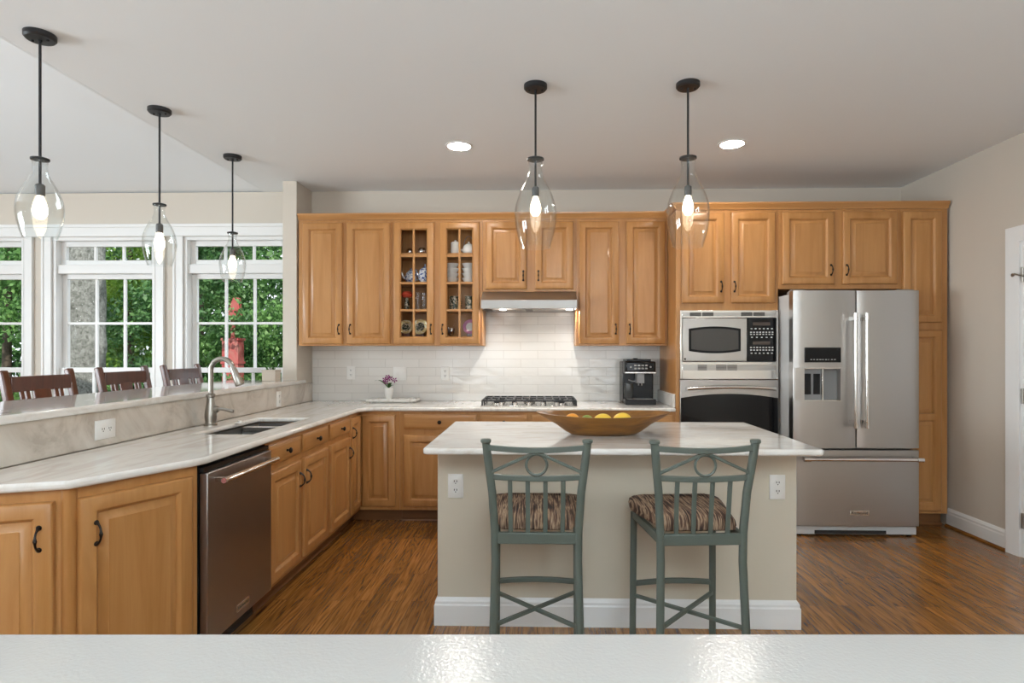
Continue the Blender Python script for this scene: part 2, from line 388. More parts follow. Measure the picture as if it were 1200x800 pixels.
struct(walls_with_openings(MB(), 'y', -4.15, -4.0, -7.1, XR, 0, CE + 1.5, [(-2.45, -.75, .7, 2.4), (.65, 2.35, .7, 2.4)]).build('wall_rear', 'wall', smooth=False))
struct(walls_with_openings(MB(), 'x', -7.1, -6.95, -4.2, W, 0, CE + 1.5, [(-1.7, -.1, .65, 2.35), (.4, 2.0, .65, 2.35)]).build('wall_left', 'wall', smooth=False))
struct(MB().box(-2.0, 1.07, W - .012, W, ZT + .001, 1.86).build('wall_tiling', 'tile', smooth=False))

# baseboard, door and casing on the right wall
bbp = [(0, 0), (-.016, 0), (-.016, .085), (-.013, .095), (-.013, .108), (-.006, .122), (-.002, .128), (0, .128)]
mb = MB(); mb.prism([(XR + p[0], p[1] + .012) for p in bbp], 'y', 4.03, F + .02); struct(mb.build('baseboard_right', 'trim', smooth=False))
mb = MB(); mb.prism([(XR, 0), (XR - .03, 0), (XR - .028, .010), (XR - .02, .018), (XR, .02)], 'y', 4.03, F + .02); struct(mb.build('trim_4', 'floor', smooth=False))
d1 = bpy.data.objects.new('door_1', None); COL.objects.link(d1); d1.location = (XR, 3.51, 0); struct(d1)
def ring_y(mb, path, prof):
    """profile swept over an upside-down U: path of (y,z), prof of (out, x)"""
    rings = []
    for (y, z), (oy, oz) in path: rings.append([(x, y + oy * o, z + oz * o) for o, x in prof])
    return mb.loft(rings)
cp = [(0, 0), (0, -.012), (.012, -.016), (.03, -.016), (.036, -.020), (.075, -.020), (.085, -.024), (.1, -.024), (.1, 0)]
ring_y(MB(), [((.42, 0), (1, 0)), ((.42, 2.06), (1, 1)), ((-.41, 2.06), (-1, 1)), ((-.41, 0), (-1, 0))], cp).build('casing', 'trim', d1)
MB().box(0, .12, .40, .42, 0, 2.06).box(0, .12, -.41, -.39, 0, 2.06).box(0, .12, -.39, .40, 2.04, 2.06).build('jamb', 'trim', d1, smooth=False)
slab = MB().box(.012, .05, -.388, .396, .012, 2.036)
dp = slab.build('door_slab', 'trim', d1, bevel=.002)
for z0, z1 in ((.2, .95), (1.1, 1.88)):
    cut(dp, MB().box(-.02, .022, .08, .30, z0, z1).box(-.02, .022, -.29, -.07, z0, z1))
for z in (.24, 1.05, 1.84):
    mb = MB(); mb.tube([(-.004, .402, z - .05), (-.004, .402, z + .05)], .008); mb.box(-.001, .012, .385, .415, z - .045, z + .045); mb.build('hinge', 'nickel', d1)
mb = MB(); mb.tube([(-.02, .46, 1.845), (-.035, .43, 1.85), (-.035, .39, 1.835), (-.012, .37, 1.83)], .005, 8); mb.lathe([(.012, 0), (.012, .004)], (-.026, .46, 1.845), 12, 'x'); mb.build('door_stop_latch', 'nickel', d1)

# ------------------------------------------------------------------ windows
def window(i, c):
    r = bpy.data.objects.new(f'window_{i}', None); COL.objects.link(r); r.location = (c, W, 0); struct(r)
    z0, z1, hw = .34, 2.37, .47
    yg = .075
    def frame(x0, x1, a, b, y0, y1, t, name):
        m = MB(); m.box(x0, x0 + t, y0, y1, a, b).box(x1 - t, x1, y0, y1, a, b).box(x0 + t, x1 - t, y0, y1, b - t, b).box(x0 + t, x1 - t, y0, y1, a, a + t)
        return m.build(name, 'trim', r, bevel=.003)
    frame(-hw, hw, z0, z1, 0.0, .15, .03, 'jamb')
    MB().box(-hw + .03, hw - .03, .02, .13, 2.045, 2.125).build('transom_bar', 'trim', r, bevel=.003)
    def sash(a, b, y0, rows, name, bot=.045):
        s = frame(-hw + .03, hw - .03, a, b, y0, y0 + .035, .045, name)
        gx0, gx1, ga, gb = -hw + .075, hw - .075, a + .045, b - .045
        m = MB()
        for k in (1, 2):
            x = gx0 + (gx1 - gx0) * k / 3; m.box(x - .011, x + .011, y0 + .008, y0 + .027, ga, gb)
        for k in range(1, rows):
            z = ga + (gb - ga) * k / rows; m.box(gx0, gx1, y0 + .009, y0 + .026, z - .011, z + .011)
        m.build('muntin_grid', 'trim', s, smooth=False)
        MB().box(gx0 - .005, gx1 + .005, y0 + .016, y0 + .019, ga - .005, gb + .005).build('glass_pane', 'pane', s, smooth=False)
    sash(2.125, 2.34, .06, 1, 'transom_sash'); sash(1.150, 2.045, .075, 2, 'upper_sash'); sash(.37, 1.195, .04, 2, 'lower_sash')
    m = MB(); cw = .088
    for sx in (-1, 1):
        a, b = sorted((sx * hw, sx * (hw + cw))); m.box(a, b, -.018, 0, z0 - .02, z1)
        a, b = sorted((sx * (hw + cw - .02), sx * (hw + cw))); m.box(a, b, -.026, -.018, z0 - .02, z1)
        a, b = sorted((sx * hw, sx * (hw + .012))); m.box(a, b, -.022, -.018, z0 - .02, z1)
    m.build('casing', 'trim', r, bevel=.002)
    MB().box(-hw - .1, hw + .1, -.045, .04, z0 - .045, z0 - .02).build('sill', 'trim', r, bevel=.004)
for i, c in enumerate(WIN): window(i + 1, c)
mb = MB(); mb.box(-5.75, -2.125, W - .020, W, 2.37, 2.468).box(-5.75, -2.125, W - .034, W, 2.452, 2.480).box(-5.75, -2.125, W - .027, W, 2.372, 2.388); struct(mb.build('trim_1', 'trim', bevel=.002))
def unseen_window(i, axis, c, u0, u1, z0, z1):
    r = bpy.data.objects.new(f'window_{i}', None); COL.objects.link(r); struct(r)
    m = MB(); t = .05; um = (u0 + u1) / 2; zm = (z0 + z1) / 2
    for a, b, cc, d in ((u0, u0 + t, z0, z1), (u1 - t, u1, z0, z1), (u0, u1, z1 - t, z1), (u0, u1, z0, z0 + t), (um - .02, um + .02, z0, z1), (u0, u1, zm - .02, zm + .02)):
        if axis == 'y': m.box(a, b, c - .03, c + .03, cc, d)
        else: m.box(c - .03, c + .03, a, b, cc, d)
    m.build('window_frame', 'trim', r, smooth=False)
unseen_window(4, 'y', -4.09, -2.45, -.75, .7, 2.4); unseen_window(5, 'y', -4.09, .65, 2.35, .7, 2.4)  # unseen rear windows, put in as openings for the added fill lamps
unseen_window(6, 'x', -7.04, -1.7, -.1, .65, 2.35); unseen_window(7, 'x', -7.04, .4, 2.0, .65, 2.35)  # unseen side windows, made up to go with the added fill lamps

# ------------------------------------------------------------------ worktops
e_x, e_y = LF + .03, F - .03
A, B, C = (-1.383, 2.342), (-1.574, 1.942), (-2.004, 1.788)
outl = [C, B, A, (e_x, 2.40), (e_x, e_y - .10), (e_x + .03, e_y - .03), (e_x + .10, e_y), (1.066, e_y), (1.066, W - .014), (XB + .004, W - .014)]
outl[0] = (XB + .004, 1.788)
sk = [(-1.835, 3.07), (-1.50, 3.07), (-1.50, 3.83), (-1.835, 3.83)]
tag(MB().slab(outl, [sk], ZB, ZT).build('worktop', 'stone', bevel=.011, seg=3), 'pale stone L-shaped worktop along the window side and back wall', 'worktop')
tag(MB().box(1.05, 1.068, 4.60, W - .014, ZT + .001, 1.01).build('upstand', 'stone', bevel=.003), 'short pale stone upstand against the side of the oven cabinet', 'upstand')
lo = [(-1.985, 1.76), (-1.985, 5.00), (-2.008, 5.04), (-2.008, U - .003), (-2.13, U - .003), (-2.16, U - .02), (-2.56, U - .02), (-2.56, 1.76)]
tag(MB().slab(lo, [], 1.068, 1.102).build('bar_counter', 'stone', bevel=.012, seg=3), 'raised pale stone bar top in front of the windows', 'bar top')
tag(MB().box(XL + .002, XB, 1.80, W - .014, ZT + .001, 1.066).build('stone_backsplash', 'splash', bevel=.001), 'veined beige stone splashback below the raised bar top', 'splashback')

# ------------------------------------------------------------------ cabinets
def ring(x0, x1, z0, z1, i, y): return [(x0 + i, y, z0 + i), (x1 - i, y, z0 + i), (x1 - i, y, z1 - i), (x0 + i, y, z1 - i)]
def pull(parent, x, z, y=-.023, L=.074):
    mb = MB(); n = 14; pts = []; rs = []
    for k in range(n + 1):
        t = k / n; a = (t - .5) * 2
        pts.append((x, y - .004 - .024 * (1 - abs(a) ** 3), z + a * L / 2)); rs.append(.0036 + .0030 * max(0, 1 - abs(a) * 3.2) + .0022 * max(0, (abs(a) - .8) / .2))
    mb.tube(pts, rs, 8)
    for s in (-1, 1): mb.lathe([(.009, 0), (.007, -.003), (.005, -.006)], (x, y, z + s * L / 2), 10, 'y')
    mb.build('handle', 'bronze', parent)
def knob(parent, x, z, y=-.02):
    MB().lathe([(.007, 0), (.005, -.010), (.009, -.014), (.0155, -.02), (.0155, -.025), (.009, -.030), (0, -.031)], (x, y, z), 16, 'y').build('knob', 'bronze', parent)
def door(parent, x0, x1, z0, z1, hx=None, hz=None, style='panel', split=None, m='maple'):
    fr = MB(); rw = .055
    fr.loft([ring(x0, x1, z0, z1, i, y) for i, y in ((0, -.001), (0, -.015), (.003, -.020), (.008, -.023), (rw - .004, -.023), (rw, -.019), (rw + .003, -.017), (rw + .008, -.008), (rw + .008, -.001), (0, -.001))], False, False)
    def panel(par, a, b, c, d):
        MB().loft([ring(a, b, c, d, i, y) for i, y in ((rw + .006, -.0035), (rw + .006, -.0075), (rw + .011, -.0075), (rw + .036, -.0175), (rw + .038, -.0205), (rw + .042, -.0205))], True, True).build('panel', m, par)
    dr = fr.build('door', m, parent)
    if style == 'glass':
        a, b, c, d = x0 + rw, x1 - rw, z0 + rw, z1 - rw
        g = MB(); xm = (a + b) / 2; g.box(xm - .009, xm + .009, -.018, -.004, c, d)
        for k in (1, 2, 3): z = c + (d - c) * k / 4; g.box(a, b, -.0175, -.0045, z - .009, z + .009)
        g.build('muntin_grid', m, dr, bevel=.002)
        MB().box(a, b, -.008, -.006, c, d).build('glass_pane', 'pane', dr, smooth=False)
    elif style == 'two':
        MB().box(x0 + rw, x1 - rw, -.0195, -.003, split - rw / 2, split + rw / 2).build('mid_rail', m, dr, bevel=.002)
        panel(dr, x0, x1, z0, split + rw / 2); panel(dr, x0, x1, split - rw / 2, z1)
    else: panel(dr, x0, x1, z0, z1)
    if hx is not None: pull(dr, hx, hz)
    return dr
def drawer(parent, x0, x1, z0, z1, k=True):
    d = MB().loft([ring(x0, x1, z0, z1, i, y) for i, y in ((0, -.001), (0, -.012), (.004, -.015), (.008, -.0155), (.014, -.020), (.018, -.0205))], True, True).build('drawer', 'maple_h', parent)
    if k: knob(d, (x0 + x1) / 2, (z0 + z1) / 2)
    return d
def carcass(root, w_, d_, z0, z1, toe=False, top=True, front=True, holes=(), shelves=()):
    mb = MB(); t = .016; b = z0 + (.1 if toe else 0)
    if front:
        if holes:
            walls_with_openings(mb, 'y', 0, .019, 0, w_, b, z1, list(holes))
        else: mb.box(0, w_, 0, .019, b, z1)
    mb.box(0, t, .019, d_, b, z1).box(w_ - t, w_, .019, d_, b, z1).box(t, w_ - t, d_ - .01, d_, b, z1).box(t, w_ - t, .019, d_ - .01, b, b + t)
    if top: mb.box(t, w_ - t, .019, d_ - .01, z1 - t, z1)
    for z in shelves: mb.box(t, w_ - t, .03, d_ - .01, z - .016, z)
    o = mb.build('body', 'maple', root, bevel=.0012, seg=1)
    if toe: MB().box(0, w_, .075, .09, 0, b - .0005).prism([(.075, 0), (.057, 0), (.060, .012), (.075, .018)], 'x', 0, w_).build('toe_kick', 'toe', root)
    return o
def run(x0, x1, name, label, y=F, d=None, z0=0, z1=ZB - .001, **kw):
    r = thing(name, label, 'cabinet', (x0, y, 0)); carcass(r, x1 - x0, (W - .016 - y) if d is None else d, z0, z1, **kw); return r
UB, UT = 1.389, 2.435
G = .0008
# wall cabinets
c = run(-1.995, -1.21 - G, 'wall_cabinet', 'tall honey maple wall cabinet with two solid doors, next to the window wall', U, z0=UB, z1=UT)
door(c, .037, .373, 1.403, 2.412, .345, 1.525); door(c, .409, .772, 1.403, 2.412, .44, 1.525)
SH = [1.690, 1.922, 2.164]
c = run(-1.21, -.456 - G, 'wall_cabinet', 'honey maple wall cabinet with two glass-paned doors full of crockery', U, z0=UB, z1=UT,
        holes=[(.03, .345, 1.42, 2.40), (.41, .72, 1.42, 2.40)], shelves=SH)
GC = c
door(c, .015, .353, 1.403, 2.412, .328, 1.525, 'glass'); door(c, .399, .731, 1.403, 2.412, .424, 1.525, 'glass')
c = run(-.456, .318 - G, 'wall_cabinet', 'short honey maple cabinet with two doors directly above the range hood', U, z0=1.836, z1=UT)
door(c, .026, .365, 1.855, 2.412, .338, 1.965); door(c, .435, .750, 1.855, 2.412, .462, 1.965)
c = run(.318, 1.068, 'wall_cabinet', 'tall honey maple wall cabinet with two doors above the coffee machine', U, z0=UB, z1=UT)
door(c, .022, .350, 1.403, 2.412, .323, 1.525); door(c, .410, .730, 1.403, 2.412, .437, 1.525)
# tall cabinets
OX0, OX1 = 1.070, 1.8525
c = run(OX0, OX1 - G, 'oven_cabinet', 'full-height honey maple cabinet holding the microwave and wall oven', z1=UT, toe=True, holes=[(.031, .768, .45, 1.652)], shelves=[1.121, .452])
door(c, .041, .367, 1.713, 2.412, .342, 1.84); door(c, .419, .757, 1.713, 2.412, .444, 1.84)
drawer(c, .035, .750, .14, .43)
c = run(OX1, 2.78 - G, 'wall_cabinet', 'deep honey maple cabinet with two doors above the refrigerator', z0=1.822, z1=UT)
door(c, .027, .420, 1.857, 2.412, .394, 1.965); door(c, .486, .898, 1.857, 2.412, .512, 1.965)
c = run(2.78, XR - .022, 'pantry_cabinet', 'tall narrow honey maple pantry between the refrigerator and right wall', z1=UT, toe=True)
door(c, .014, .303, 1.562, 2.412); door(c, .014, .303, .125, 1.505, None, None, 'two', .84)
# crown moulding
mb = MB()
prof = [(0, 0), (-.012, 0), (-.016, .012), (-.034, .040), (-.036, .052), (0, .052)]
for x0, x1, y in ((-1.995, OX0 - .001, U), (OX0, XR - .02, F)):
    mb.prism([(y + p[0] + .002, UT + p[1]) for p in prof], 'x', x0 - (.0 if y == U else .03), x1)
mb.prism([(OX0 + p[0], UT + p[1]) for p in prof], 'y', F - .03, U)
struct(mb.build('trim_2', 'maple_h', smooth=False))
# base cabinets along the back wall
c = run(-1.078, -.456 - G, 'base_cabinet', 'maple base cabinet with a wide drawer, left of the cooktop', toe=True)
drawer(c, .033, .600, .735, .848); door(c, .030, .604, .130, .690)
c = run(-.456, .340 - G, 'base_cabinet', 'maple base cabinet with two drawer fronts under the gas cooktop', toe=True, top=False)
drawer(c, .018, .372, .735, .848); drawer(c, .408, .770, .735, .848); door(c, .018, .372, .130, .690, .34, .6); door(c, .408, .770, .130, .690, .44, .6)
c = run(.340, 1.068, 'base_cabinet', 'maple base cabinet with one drawer under the coffee machine', toe=True)
drawer(c, .03, .700, .735, .848); door(c, .03, .355, .130, .690, .325, .6); door(c, .375, .700, .130, .690, .405, .6)
# corner cabinet (two leaves meeting at the inside corner)
c = thing('corner_cabinet', 'maple corner base cabinet with two door leaves meeting in the inside corner', 'cabinet', (LF, F, 0))
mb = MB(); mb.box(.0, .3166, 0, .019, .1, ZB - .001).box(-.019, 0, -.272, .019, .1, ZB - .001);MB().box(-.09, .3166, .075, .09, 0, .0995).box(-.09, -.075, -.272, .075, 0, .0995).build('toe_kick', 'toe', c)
mb.box(.300, .3166, .019, .58, .1, ZB - .001).box(-.58, -.019, -.272, -.256, .1, ZB - .001).box(-.58, .3, .02, .58, .1, .116).build('body', 'maple', c)
door(c, .0225, .284, .130, .846)
lf = bpy.data.objects.new('left_leaf', None)
def left_thing(name, label, y0, rz=PI / 2, x=LF): return thing(name, label, 'cabinet', (x, y0, 0), rz)
r90 = door(c, .0, .240, .130, .846, .02, .735); r90.location = (0, -.2625, 0); r90.rotation_euler = (0, 0, PI / 2)
bpy.data.objects.remove(lf)
# left run
c = left_thing('base_cabinet', 'narrow maple base cabinet with one drawer, between sink and corner', 3.872 + G); carcass(c, .446, .58, 0, ZB - .001, toe=True)
drawer(c, .026, .429, .747, .852); door(c, .026, .429, .130, .712, .40, .60)
c = left_thing('sink_cabinet', 'maple sink cabinet with two false drawers beside the dishwasher', 2.985 + G); carcass(c, .886, .58, 0, ZB - .001, toe=True, top=False)
drawer(c, .014, .415, .747, .852); drawer(c, .458, .860, .747, .852); door(c, .014, .415, .130, .712, .388, .60); door(c, .458, .860, .130, .712, .485, .60)
K = Vector((-1.596, 1.966, 0)); ang = math.atan2(.902, .431)
c = thing('base_cabinet', 'angled maple base cabinet with one wide door, left of the dishwasher', 'cabinet', K, ang)
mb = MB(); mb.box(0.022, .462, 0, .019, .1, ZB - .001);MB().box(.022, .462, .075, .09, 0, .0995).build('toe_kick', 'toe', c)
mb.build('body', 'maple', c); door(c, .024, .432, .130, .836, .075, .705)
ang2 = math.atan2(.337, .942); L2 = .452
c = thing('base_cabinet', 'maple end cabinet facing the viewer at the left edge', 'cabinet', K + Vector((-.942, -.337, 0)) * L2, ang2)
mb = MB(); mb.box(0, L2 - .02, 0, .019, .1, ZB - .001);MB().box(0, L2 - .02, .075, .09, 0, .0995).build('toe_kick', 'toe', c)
mb.build('body', 'maple', c); door(c, .02, L2 - .037, .130, .836, L2 - .075, .716)
MB().lathe([(.024, .0), (.024, ZB - .002)], (L2 - .004, .016, 0), 20).build('corner_post', 'maple', c)

# ------------------------------------------------------------------ island
IX0, IX1, IY0 = -.4917, 1.2544, 2.8866; IY1 = 3.58
isl = thing('kitchen_island', 'beige painted island with white baseboard and pale stone top', 'island', ((IX0 + IX1) / 2, (IY0 + IY1) / 2, 0))
ox, oy = (IX0 + IX1) / 2, (IY0 + IY1) / 2
hx_, hy_ = (IX1 - IX0) / 2, (IY1 - IY0) / 2
MB().box(-hx_, hx_, -hy_, hy_, 0, .8745).build('body', 'island', isl, bevel=.003)
mb = MB(); rings = []
for o, z in ((.0, 0), (.015, 0), (.015, .098), (.011, .106), (.011, .117), (.006, .128), (.0, .136)):
    rings.append([(-hx_ - o, -hy_ - o, z), (hx_ + o, -hy_ - o, z), (hx_ + o, hy_ + o, z), (-hx_ - o, hy_ + o, z)])
mb.loft(rings, False, False); mb.build('baseboard', 'trim', isl, smooth=False)
tx0, tx1, ty0, ty1 = -.5206 - ox, 1.279 - ox, 2.640 - oy, 3.672 - oy
top = MB().slab([(tx0, ty0 + .02), (tx0 + .02, ty0), (tx1 - .02, ty0), (tx1, ty0 + .02), (tx1, ty1), (tx0, ty1)], [], ZB, ZT).build('stone_top', 'stone_x', isl, bevel=.011, seg=3)

def duplex(name, label, loc, rz, w_=.075, h_=.118, horizontal=False, group=None, switch=False, gang=1):
    r = thing(name, label, 'outlet' if not switch else 'light switch', loc, rz, group)
    if horizontal: w_, h_ = h_, w_
    MB().loft([ring(-w_ / 2, w_ / 2, -h_ / 2, h_ / 2, i, y) for i, y in ((0, 0), (0, -.003), (.004, -.006))]).build('face_plate', 'white', r)
    if switch:
        for g in range(gang):
            x = (g - (gang - 1) / 2) * .046
            MB().box(x - .005, x + .005, -.013, -.006, -.011, .011).build('toggle', 'white', r)
        return r
    for s in (-1, 1):
        cx, cz = (s * .021, 0) if horizontal else (0, s * .021)
        sk_ = MB().lathe([(.0165, 0), (.0165, -.002)], (cx, -.006, cz), 18, 'y').build('socket', 'white', r)
        m = MB()
        for dx in (-.006, .006): m.box(cx + dx - .0018, cx + dx + .0018, -.0084, -.0078, cz - .001, cz + .008)
        m.lathe([(.0028, 0), (.0028, -.0004)], (cx, -.008, cz - .007), 8, 'y'); m.build('slots', 'dark', sk_)
    return r
duplex('wall_outlet', 'white outlet on the island front, left of the stools', (-.402, IY0 - .0005, .681), 0)
duplex('wall_outlet', 'white outlet on the island front, right of the stools', (1.161, IY0 - .0005, .684), 0)
duplex('wall_outlet', 'large white outlet on the stone splashback, left of the faucet', (XB + .0005, 2.675, .982), PI / 2, .088, .128, True)
duplex('wall_outlet', 'small white outlet on the stone splashback, right of the faucet', (XB + .0005, 4.50, .975), PI / 2)
duplex('wall_outlet', 'white outlet on the tiles between window wall and orchid', (-1.655, W - .0125, 1.153), 0)
duplex('light_switch', 'white double switch plate on the tiles behind the orchid', (-1.220, W - .0125, 1.146), 0, .118, .12, switch=True, gang=2)
duplex('wall_outlet', 'white outlet on the tiles between orchid and cooktop', (-.817, W - .0125, 1.146), 0)

# ------------------------------------------------------------------ foreground counter
fc = thing('near_counter', 'white glossy counter along the bottom edge, nearest the viewer', 'counter', (.2, .5, 0))
MB().box(-1.75, 1.75, -.35, .417, ZB, ZT).build('counter_top', 'quartz', fc, bevel=.006, seg=3)
b_ = MB().box(-1.7, 1.7, -.28, .36, .1, ZB - .0005).box(-1.7, 1.7, -.28, .285, 0, .1).build('body', 'maple', fc)
fc.rotation_euler = (0, 0, .0252)

# ------------------------------------------------------------------ sink and faucet
sn = thing('sink', 'undermount double-bowl steel sink in the worktop by the windows', 'sink', (-1.667, 3.45, 0))
def bowl(y0, y1):
    x0, x1, z = -.163, .162, .70; m = MB()
    rr = []
    for i, zz in ((0, ZB - .002), (.006, z + .03), (.03, z)):
        rr.append([(x0 + i, y0 + i, zz), (x1 - i, y0 + i, zz), (x1 - i, y1 - i, zz), (x0 + i, y1 - i, zz)])
    o = []
    for i, zz in ((0, z - .004), (-.004, ZB - .002)):
        o.append([(x0 + i, y0 + i, zz), (x1 - i, y0 + i, zz), (x1 - i, y1 - i, zz), (x0 + i, y1 - i, zz)])
    m.loft(o[::-1] [:1] + rr, False, True)
    b = m.build('basin', 'sink', sn); MB().lathe([(.04, 0), (.04, .003), (.03, .002)], ((x0 + x1) / 2, (y0 + y1) / 2, z), 20).build('drain', 'steel_bright', b)
bowl(-.375, .158); bowl(.186, .375)
MB().box(-.162, .161, .150, .194, ZB - .030, ZB - .0005).build('divider', 'steel_bright', sn, bevel=.004)
MB().box(-.20, -.164, -.40, .40, ZB - .008, ZB - .002).box(.163, .19, -.40, .40, ZB - .008, ZB - .002).build('flange', 'sink', sn)
fa = thing('faucet', 'brushed nickel gooseneck faucet with pull-down spray behind the sink', 'faucet', (-1.925, 3.425, ZT))
MB().lathe([(.037, 0), (.037, .008), (.031, .013), (.030, .02), (.034, .05), (.034, .070), (.025, .125), (.020, .165), (.026, .17), (.026, .182), (.018, .188)], (0, 0, 0), 24).build('body', 'nickel', fa)
pts = [(0, 0, .17), (0, 0, .30)] + [(.066 - .066 * math.cos(t * PI / 12), 0, .327 + .066 * math.sin(t * PI / 12)) for t in range(0, 12)]
MB().tube(pts, .0145, 14).build('spout', 'nickel', fa)
e = Vector(pts[-1]); d = (Vector(pts[-1]) - Vector(pts[-2])).normalized()
MB().tube([e, e + d * .02, e + d * .06, e + d * .11, e + d * .115], [.0155, .018, .021, .026, .024], 16).build('spray_head', 'nickel', fa)
hb = MB().lathe([(.019, .015), (.019, .045), (.013, .05)], (0, 0, .095), 18, 'x').build('valve', 'nickel', fa)
MB().tube([(.045, 0, .098), (.075, 0, .096), (.135, 0, .083)], [.008, .0085, .0105], 12).build('lever', 'nickel', fa)
tag(MB().lathe([(.028, 0), (.028, .004), (.012, .006), (.010, .014), (0, .015)], (-1.815, 3.55, ZT), 20).build('sink_stopper', 'white'), 'small white round stopper lying beside the faucet', 'stopper')
pl = thing('planter', 'small beige box planter with green sprigs at the bar top end', 'planter', (-2.155, 4.74, 1.102))
MB().box(-.065, .045, -.05, .05, 0, .088).box(-.068, .048, -.053, .053, .078, .09).build('pot', 'planter', pl, bevel=.003)
mb = MB()
for k in range(16):
    x, y = random.uniform(-.05, .03), random.uniform(-.03, .03); a = random.uniform(0, 6.28); l = random.uniform(.02, .045)
    mb.add([(x, y, .088), (x + .4 * l * math.cos(a + .5), y + .4 * l * math.sin(a + .5), .088 + .5 * l), (x + l * math.cos(a), y + l * math.sin(a), .088 + .8 * l), (x + .4 * l * math.cos(a - .5), y + .4 * l * math.sin(a - .5), .088 + .5 * l)], [(0, 1, 2, 3)])
mb.build('foliage', 'leaf_house', pl)

# ------------------------------------------------------------------ appliances
dw = thing('dishwasher', 'dark stainless dishwasher built in between maple base cabinets', 'dishwasher', (LF, 2.390, 0), PI / 2)
MB().box(.004, .590, .0, .56, .1, ZB - .012).box(.01, .585, .06, .1, 0, .1).build('body', 'black', dw)
MB().box(.006, .588, -.036, -.001, .125, .838).build('door', 'steel_dark', dw, bevel=.004)
MB().box(.006, .588, -.020, -.001, .842, .862).build('control_strip', 'black', dw)
hd = MB(); hd.tube([(.045, -.083, .800), (.055, -.085, .800), (.540, -.085, .800), (.550, -.083, .800)], .0125, 14).build('handle', 'steel_bright', dw)
for x in (.07, .525): MB().bar((x, -.036, .800), (x, -.083, .800), .018, .018).build('handle_bracket', 'steel_bright', dw)
hc = MB().lathe([(.0105, 0), (.0105, -.002)], (.0445, -.083, .8), 16, 'x').build('handle_cap', 'redpaint', dw, label='red medallion on the handle end')
np_ = MB().box(.235, .355, -.0385, -.036, .160, .192).build('name_plate', 'steel_bright', dw, bevel=.001)
lettering('KitchenAid', .022, (.295, -.0387, .176), (PI / 2, 0, 0), 'black', np_)

# refrigerator
fr = thing('refrigerator', 'stainless french-door refrigerator with water dispenser in the left door', 'refrigerator', (2.305, 4.322, 0))
MB().box(-.440, .440, .085, .83, .02, 1.765).build('case', 'fridge_side', fr, bevel=.006)
def bowed(x0, x1, z0, z1, name, hole=None):
    def sec(mb, a, b, c, d):
        n = 14; pts = []
        for k in range(n + 1):
            x = a + (b - a) * k / n; t = (x - x0) / (x1 - x0); e = min(t, 1 - t) * (x1 - x0)
            q = .012 * (1 - (2 * t - 1) ** 2) - .006 * max(0, 1 - e / .010) ** 2
            pts.append((x, -q))
        mb.prism(pts + [(b, .075), (a, .075)], 'z', c, d)
    mb = MB()
    if hole:
        a, b, c, d = hole
        sec(mb, x0, x1, z0, c); sec(mb, x0, x1, d, z1); sec(mb, x0, a, c, d); sec(mb, b, x1, c, d)
    else: sec(mb, x0, x1, z0, z1)
    return mb.build(name, 'steel', fr, bevel=0 if hole else .003)
D1 = bowed(-.450, -.004, .642, 1.783, 'door', (-.374, -.117, .985, 1.222)); D2 = bowed(.004, .450, .642, 1.783, 'door'); D3 = bowed(-.450, .450, .078, .628, 'freezer_drawer')
dsp = MB().box(-.374, -.117, .045, .054, .985, 1.222).box(-.374, -.245, .02, .045, .985, 1.222).build('dispenser_niche', 'grey', D1)
MB().box(-.365, -.318, .012, .02, 1.03, 1.18).box(-.300, -.252, .012, .02, 1.03, 1.18).build('dispenser_paddle', 'black', D1, bevel=.003)
MB().box(-.374, -.117, -.006, .045, .978, .990).box(-.374, -.117, -.012, .0, 1.215, 1.224).box(-.246, -.236, -.004, .045, .985, 1.222).build('dispenser_frame', 'steel_bright', D1, bevel=.001)
dp_ = MB().box(-.374, -.117, -.016, .0, 1.262, 1.370).build('control_panel', 'blackglass', D1, bevel=.002)
m = MB()
for k in range(9):
    x = -.335 + k * .021; m.box(x, x + random.uniform(.006, .014), -.0168, -.0158, 1.281, 1.285)
m.build('control_marks', 'print', dp_)
for x, D in ((-.040, D1), (.040, D2)):
    h = MB().tube([(x, -.068, .815), (x, -.068, 1.595)], .0125, 14).build('handle', 'steel_bright', D)
    MB().bar((x, -.004, .835), (x, -.068, .835), .028, .026).bar((x, -.004, 1.575), (x, -.068, 1.575), .028, .026).lathe([(.0165, .795), (.0165, .845)], (x, -.068, 0), 14).lathe([(.0165, 1.565), (.0165, 1.615)], (x, -.068, 0), 14).build('handle_end', 'steel_bright', h)
h = MB().tube([(-.395, -.068, .570), (.425, -.068, .570)], .0125, 14).build('handle', 'steel_bright', D3)
MB().bar((-.375, -.004, .57), (-.375, -.068, .57), .026, .028).bar((.405, -.004, .57), (.405, -.068, .57), .026, .028).lathe([(.0165, -.405), (.0165, -.36)], (0, -.068, .57), 14, 'x').lathe([(.0165, .39), (.0165, .435)], (0, -.068, .57), 14, 'x').build('handle_end', 'steel_bright', h)
npl = MB().box(-.055, .085, -.0165, -.008, .160, .195).build('name_plate', 'steel_bright', D3, bevel=.001)
lettering('KitchenAid', .026, (.015, -.0168, .1775), (PI / 2, 0, 0), 'black', npl)
MB().box(-.44, .44, .02, .06, .012, .070).build('kick_grille', 'fridge_side', fr, bevel=.003)
MB().box(-.29, .22, .012, .022, .018, .042).build('grille_slot', 'dark', fr)
for x in (-.39, .40): MB().lathe([(.02, 0), (.02, .015)], (x, .05, 0), 12).lathe([(.02, 0), (.02, .015)], (x, .75, 0), 12).build('foot', 'black', fr)
for x in (-.39, .39): MB().prism([(.03, 1.766), (.03, 1.79), (.10, 1.80), (.16, 1.785), (.16, 1.766)], 'x', x - .04, x + .04).build('hinge_cover', 'grey', fr, bevel=.003)

